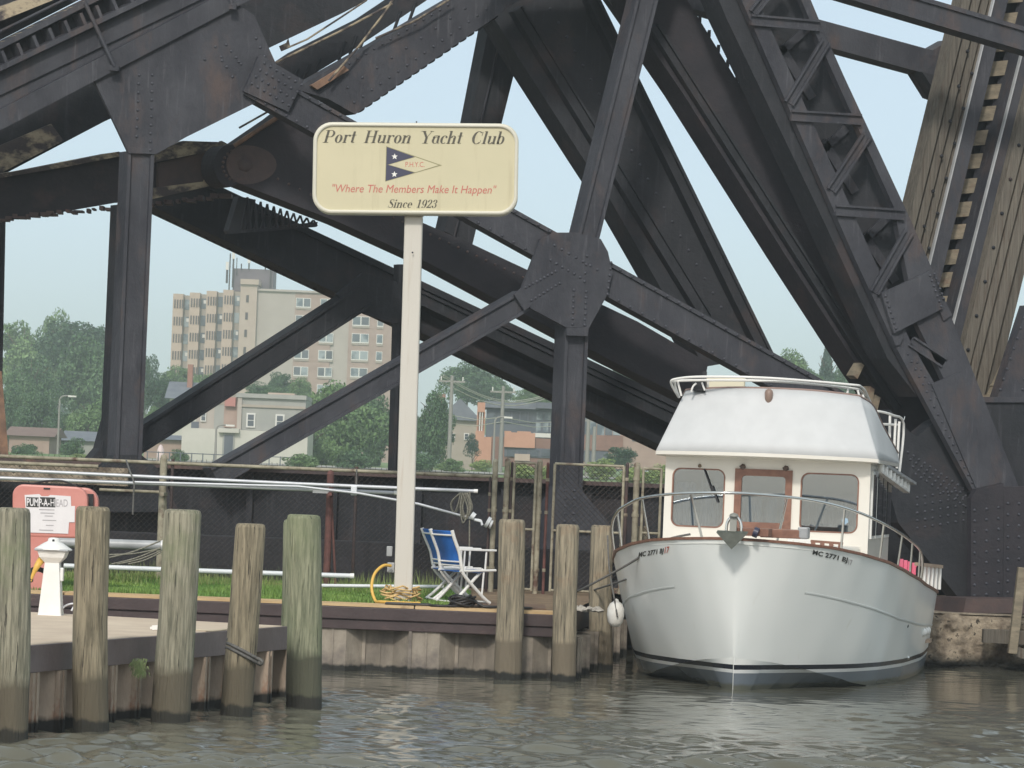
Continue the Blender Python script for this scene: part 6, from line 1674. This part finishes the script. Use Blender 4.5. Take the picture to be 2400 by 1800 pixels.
b = MB(); b.lathe([(.0, -.75), (.32, -.75), (.3, -.2), (.26, .3), (.14, .6), (.0, .72)], q, 10, caps=False); tag(b.build('hydrant_cover', M('pale_pink_plastic', S(216, 196, 194), rough=.6)), 'pale pinkish street post on the far pavement', 'bollard')

# ------------------------------------------------------------------ trees
def crown_mesh(name, seed, n, clumps, kind='round', leaf=.043):
    r = np.random.RandomState(seed); pts = []
    if kind == 'spruce':
        for i in range(n):
            z = r.rand() ** 1.2; lay = int(z * 13) / 13.0; rad = (1.02 - lay) * (.75 + .25 * r.rand()) * r.rand() ** .45
            a = r.rand() * 6.28; pts.append((rad * np.cos(a) * .8, rad * np.sin(a) * .8, lay * 2 - 1 + .05 * r.randn() - .16 * rad))
        C_ = np.array(pts); out = C_ * np.array([1, 1, .1])
    else:
        cs = []
        for i in range(clumps):
            v = r.randn(3); v /= np.linalg.norm(v); v *= r.uniform(.35, .80); v[2] = v[2] * .95
            if kind == 'cone': v[:2] *= (1 - .5 * (v[2] + .3))
            cs.append((v, r.uniform(.20, .38)))
        pts, out = [], []
        for i in range(n):
            c, rad = cs[r.randint(len(cs))]
            v = r.randn(3); v /= np.linalg.norm(v); q = v * rad * (.72 + .38 * r.rand()) * np.array([1.1, 1.1, .8])
            pts.append(c + q); out.append(v)
        C_ = np.array(pts); out = np.array(out)
    nn = out + .9 * r.randn(n, 3); nn /= np.linalg.norm(nn, axis=1)[:, None] + 1e-9
    t = np.cross(nn, r.randn(n, 3)); t /= np.linalg.norm(t, axis=1)[:, None] + 1e-9; u = np.cross(nn, t)
    sz = leaf * r.uniform(.6, 1.4, n)[:, None]
    V = np.stack([C_ - t * sz, C_ - u * sz * .55, C_ + t * sz, C_ + u * sz * .55], 1)
    me = bpy.data.meshes.new(name); me.from_pydata(V.reshape(-1, 3).tolist(), [], [(4 * i, 4 * i + 1, 4 * i + 2, 4 * i + 3) for i in range(n)])
    me.materials.append(leaf_a); return me
CR = [crown_mesh('crown', s, 10000, c) for s, c in ((1, 30), (2, 36), (3, 24), (4, 42))]
CSP = crown_mesh('crown', 9, 5200, 0, 'spruce', .06); CCO = crown_mesh('crown', 11, 4200, 26, 'cone')
CB = [crown_mesh('crown', 21 + k, 4500, 34, leaf=.06) for k in range(2)]
def trunk_mesh(seed):
    r = random.Random(seed); b = MB()
    b.tube(smoothpath([(0, 0, -1), (.02, 0, -.45), (-.02, .02, .1), (0, 0, .7)], 4), [.06, .058, .055, .05, .047, .044, .04, .035, .03, .025, .02, .015, .01], 7)
    for k in range(7):
        a = r.uniform(0, 6.28); z = r.uniform(-.5, .3); l_ = r.uniform(.45, .7)
        b.tube([(0, 0, z), (math.cos(a) * l_ * .5, math.sin(a) * l_ * .5, z + .25), (math.cos(a) * l_, math.sin(a) * l_, z + .4)], [.028, .018, .006], 5)
    o = b.build('trunk', bark); me = o.data; bpy.data.objects.remove(o); return me
TRK = [trunk_mesh(k) for k in range(3)]
tcount = [0]
def tree(label, cx, y0, y1, wpx, d, leaf, mesh=None, name='broadleaf_tree', cat='tree', group='trees beyond the river', trunk=True):
    """crown spans y0 (top) to y1 (bottom) px, wpx wide, at distance d"""
    s = d / FPX; k = tcount[0]; tcount[0] += 1
    c = W(cx, (y0 + y1) / 2, d); rx, rz = wpx * s / 2 / .98, (y1 - y0) * s / 2
    T = thing(name, label, cat, (c.x, d, c.z), group)
    T.scale = (rx, rx, rz); T.rotation_euler = (0, 0, k * 1.3)
    o = bpy.data.objects.new('crown', mesh or CR[k % 4]); COL.objects.link(o); o.parent = T
    o.material_slots[0].link = 'OBJECT'; o.material_slots[0].material = leaf
    if trunk:
        t = bpy.data.objects.new('trunk', TRK[k % 3]); COL.objects.link(t); t.parent = T
        g = base_ext(d); k_ = min(max((c.z - g) / rz, .8), 1.6); t.scale = (1, 1, k_); t.location = (0, 0, .62 - .7 * k_)
    return T
TL = [
 ('pale feathery tree at the back of the left woods, nearest the left edge', 55, 722, 960, 150, 520, leaf_c),
 ('pale back tree beside the dark round crown in the left woods', 128, 716, 960, 110, 530, leaf_c),
 ('large dark round-crowned tree rising in the left woods', 180, 726, 900, 185, 480, leaf_b),
 ('dark tree behind the left face of the bridge column', 262, 742, 960, 130, 490, leaf_b),
 ('mid-green tree in front of the pale left trees', 72, 808, 990, 130, 420, leaf_a),
 ('broad mid-green tree left of the bridge column', 208, 776, 1010, 175, 430, leaf_a),
 ('low green tree at the left frame edge above the brick house', 22, 880, 1050, 110, 370, leaf_a),
 ('lighter low tree above the red-brown roof', 92, 902, 1062, 120, 360, leaf_a),
 ('round light tree at the foot of the left woods near the column', 208, 914, 1064, 125, 350, leaf_c),
 ('small dark tree filling the gap under the left woods', 150, 960, 1070, 90, 350, leaf_b),
 ('tree just right of the bridge column', 338, 808, 980, 70, 440, leaf_b),
 ('round dark tree right of the column before the grey-roofed house', 382, 874, 990, 96, 370, leaf_b),
 ('light green bushy tree at the right foot of the column', 356, 940, 1040, 66, 330, leaf_c),
 ('light tree behind the red chimney', 418, 852, 950, 100, 460, leaf_c),
 ('light tree right of the red chimney below the tower', 478, 862, 960, 80, 450, leaf_c),
 ('low tree between the tower and the white building', 612, 894, 950, 90, 400, leaf_a),
 ('low dark tree under the tower windows', 666, 862, 950, 90, 440, leaf_a),
 ('bright low tree at the tower foot behind the roof box', 700, 880, 960, 70, 420, leaf_c),
 ('large pale willow-like tree left of the sign pole', 800, 862, 1118, 215, 300, leaf_c),
 ('second pale tree between the diagonal and the sign pole', 868, 900, 1120, 130, 310, leaf_a),
 ('low shrubby tree at the foot of the pale tree', 735, 985, 1122, 110, 290, leaf_c),
 ('dark green tree just right of the sign pole', 1016, 896, 1112, 110, 300, leaf_a),
 ('low tree close behind the sign pole', 960, 930, 1118, 80, 320, leaf_a),
 ('airy tree rising behind the power cables', 1095, 836, 960, 130, 470, leaf_a),
 ('tree behind the utility poles', 1160, 860, 965, 110, 480, leaf_a),
 ('light tree left of the second bridge column', 1250, 905, 960, 100, 440, leaf_c),
 ('tree behind the bridge column at the modern roof', 1320, 880, 970, 110, 470, leaf_a),
 ('pale tree seen in the gap under the lower girder', 1480, 842, 960, 130, 460, leaf_a),
 ('green tree in the gap above the yacht rail', 1570, 880, 990, 110, 450, leaf_a),
 ('leafy tree left of the spruce above the yacht', 1858, 812, 960, 110, 420, leaf_c),
 ('low tree left of the spruce foot', 1890, 850, 960, 90, 410, leaf_a),
 ('leafy tree right of the spruce against the diagonal', 1990, 832, 970, 100, 420, leaf_a),
 ('dark foliage low behind the flybridge rail', 1945, 868, 980, 120, 400, leaf_a),
]
TL += [('wide tree past the left frame edge behind the fence', -120, 760, 1060, 190, 430, leaf_a), ('pale tree far past the left frame edge', -300, 790, 1060, 200, 450, leaf_c), ('dark tree furthest past the left frame edge', -480, 770, 1070, 210, 420, leaf_b),
       ('tree past the right frame edge behind the bridge leaf', 2480, 840, 1080, 190, 400, leaf_a), ('dark tree further past the right frame edge', 2680, 820, 1080, 210, 420, leaf_b), ('light tree hidden behind the bridge base at the right', 2250, 860, 1080, 180, 410, leaf_c)]
for t in TL: tree(*t)
tree('tall dark spruce rising above the yacht flybridge', 1937, 792, 960, 96, 415, leaf_d, CSP, 'spruce_tree')
tree('small dark conical tree before the orange pier', 1108, 1012, 1080, 48, 288, leaf_d, CCO, 'conical_tree')
for t in (('yellow-green shrub at the foot of the orange pier', 1130, 1075, 1112, 60, 280, leaf_e), ('pale shrub left of the white van', 1045, 1090, 1116, 50, 278, leaf_e), ('yellow-green shrubs behind the narrow gate', 1225, 1082, 1135, 90, 200, leaf_e), ('low shrub behind the second gate post', 1290, 1090, 1140, 80, 200, leaf_e),
          ('bright shrub right of the bridge column foot', 1405, 1070, 1130, 90, 260, leaf_e), ('dark round shrub before the brick office', 1452, 1044, 1100, 84, 275, leaf_b), ('pale shrub behind the gate near the yacht', 1500, 1092, 1150, 110, 200, leaf_e), ('low hedge-like shrub left of the yacht cabin', 1560, 1085, 1140, 80, 220, leaf_e),
          ('shrub at the foot of the pale tree by the fence top', 700, 1060, 1110, 90, 262, leaf_c), ('green shrub under the pale tree, nearest the sign pole', 830, 1050, 1116, 90, 270, leaf_a), ('shrub right of the sign pole at the fence top', 990, 1060, 1120, 90, 270, leaf_a), ('pale low shrub under the dark green tree', 1060, 1072, 1118, 70, 272, leaf_c), ('shrub right of the low garage', 420, 1050, 1100, 50, 270, leaf_a), ('low bush before the red-brown roofed house', 60, 1036, 1100, 80, 280, leaf_a), ('bushy shrub hiding the low grey house', 168, 1020, 1100, 70, 285, leaf_a), ('low pale shrub left of the column foot', 190, 1062, 1085, 60, 262, leaf_e)):
    tree(*t, mesh=CB[tcount[0] % 2], name='shrub', cat='shrub', group='shrubs beyond the river', trunk=False)
# distant wood that closes the horizon
r10 = np.random.RandomState(5)
def far_wood():
    root = thing('far_wood', 'distant mass of trees closing the horizon beyond the far bank', 'wood', (0, 760, 9)); root['kind'] = 'stuff'
    V = []; n = 34000
    x = r10.uniform(-330, 330, n); h = -2.5 + r10.rand(n) ** .8 * (11 + 2.5 * np.sin(x * .11) + 2 * np.sin(x * .043 + 1)); 
    P_ = np.stack([x, 760 + r10.uniform(-6, 6, n), 8.5 + h], 1)
    t = r10.randn(n, 3); t /= np.linalg.norm(t, axis=1)[:, None]; u = np.cross(t, r10.randn(n, 3)); u /= np.linalg.norm(u, axis=1)[:, None]
    sz = r10.uniform(.5, 1.2, n)[:, None]
    V = np.stack([P_ - t * sz, P_ - u * sz * .6, P_ + t * sz, P_ + u * sz * .6], 1)
    me = bpy.data.meshes.new('foliage'); me.from_pydata((V.reshape(-1, 3) - np.array([0, 760, 9])).tolist(), [], [(4 * i, 4 * i + 1, 4 * i + 2, 4 * i + 3) for i in range(n)]); me.materials.append(leaf_a)
    o = bpy.data.objects.new('foliage', me); COL.objects.link(o); o.parent = root; o['kind'] = 'stuff'
far_wood()
# ------------------------------------------------------------------ the hazy air
hm_ = bpy.data.materials.new('hazy_air'); hm_.use_nodes = True
hm_.node_tree.nodes.remove(hm_.node_tree.nodes['Principled BSDF'])
pv = hm_.node_tree.nodes.new('ShaderNodeVolumePrincipled')
pv.inputs['Color'].default_value = (.86, .93, .97, 1)
pv.inputs['Density'].default_value = .0006
pv.inputs['Anisotropy'].default_value = .2
hm_.node_tree.links.new(pv.outputs[0], hm_.node_tree.nodes['Material Output'].inputs['Volume'])
b = MB(); b.box((0, 420, 23), (960, 1520, 50))
hz = b.build('haze', hm_); hz['kind'] = 'stuff'
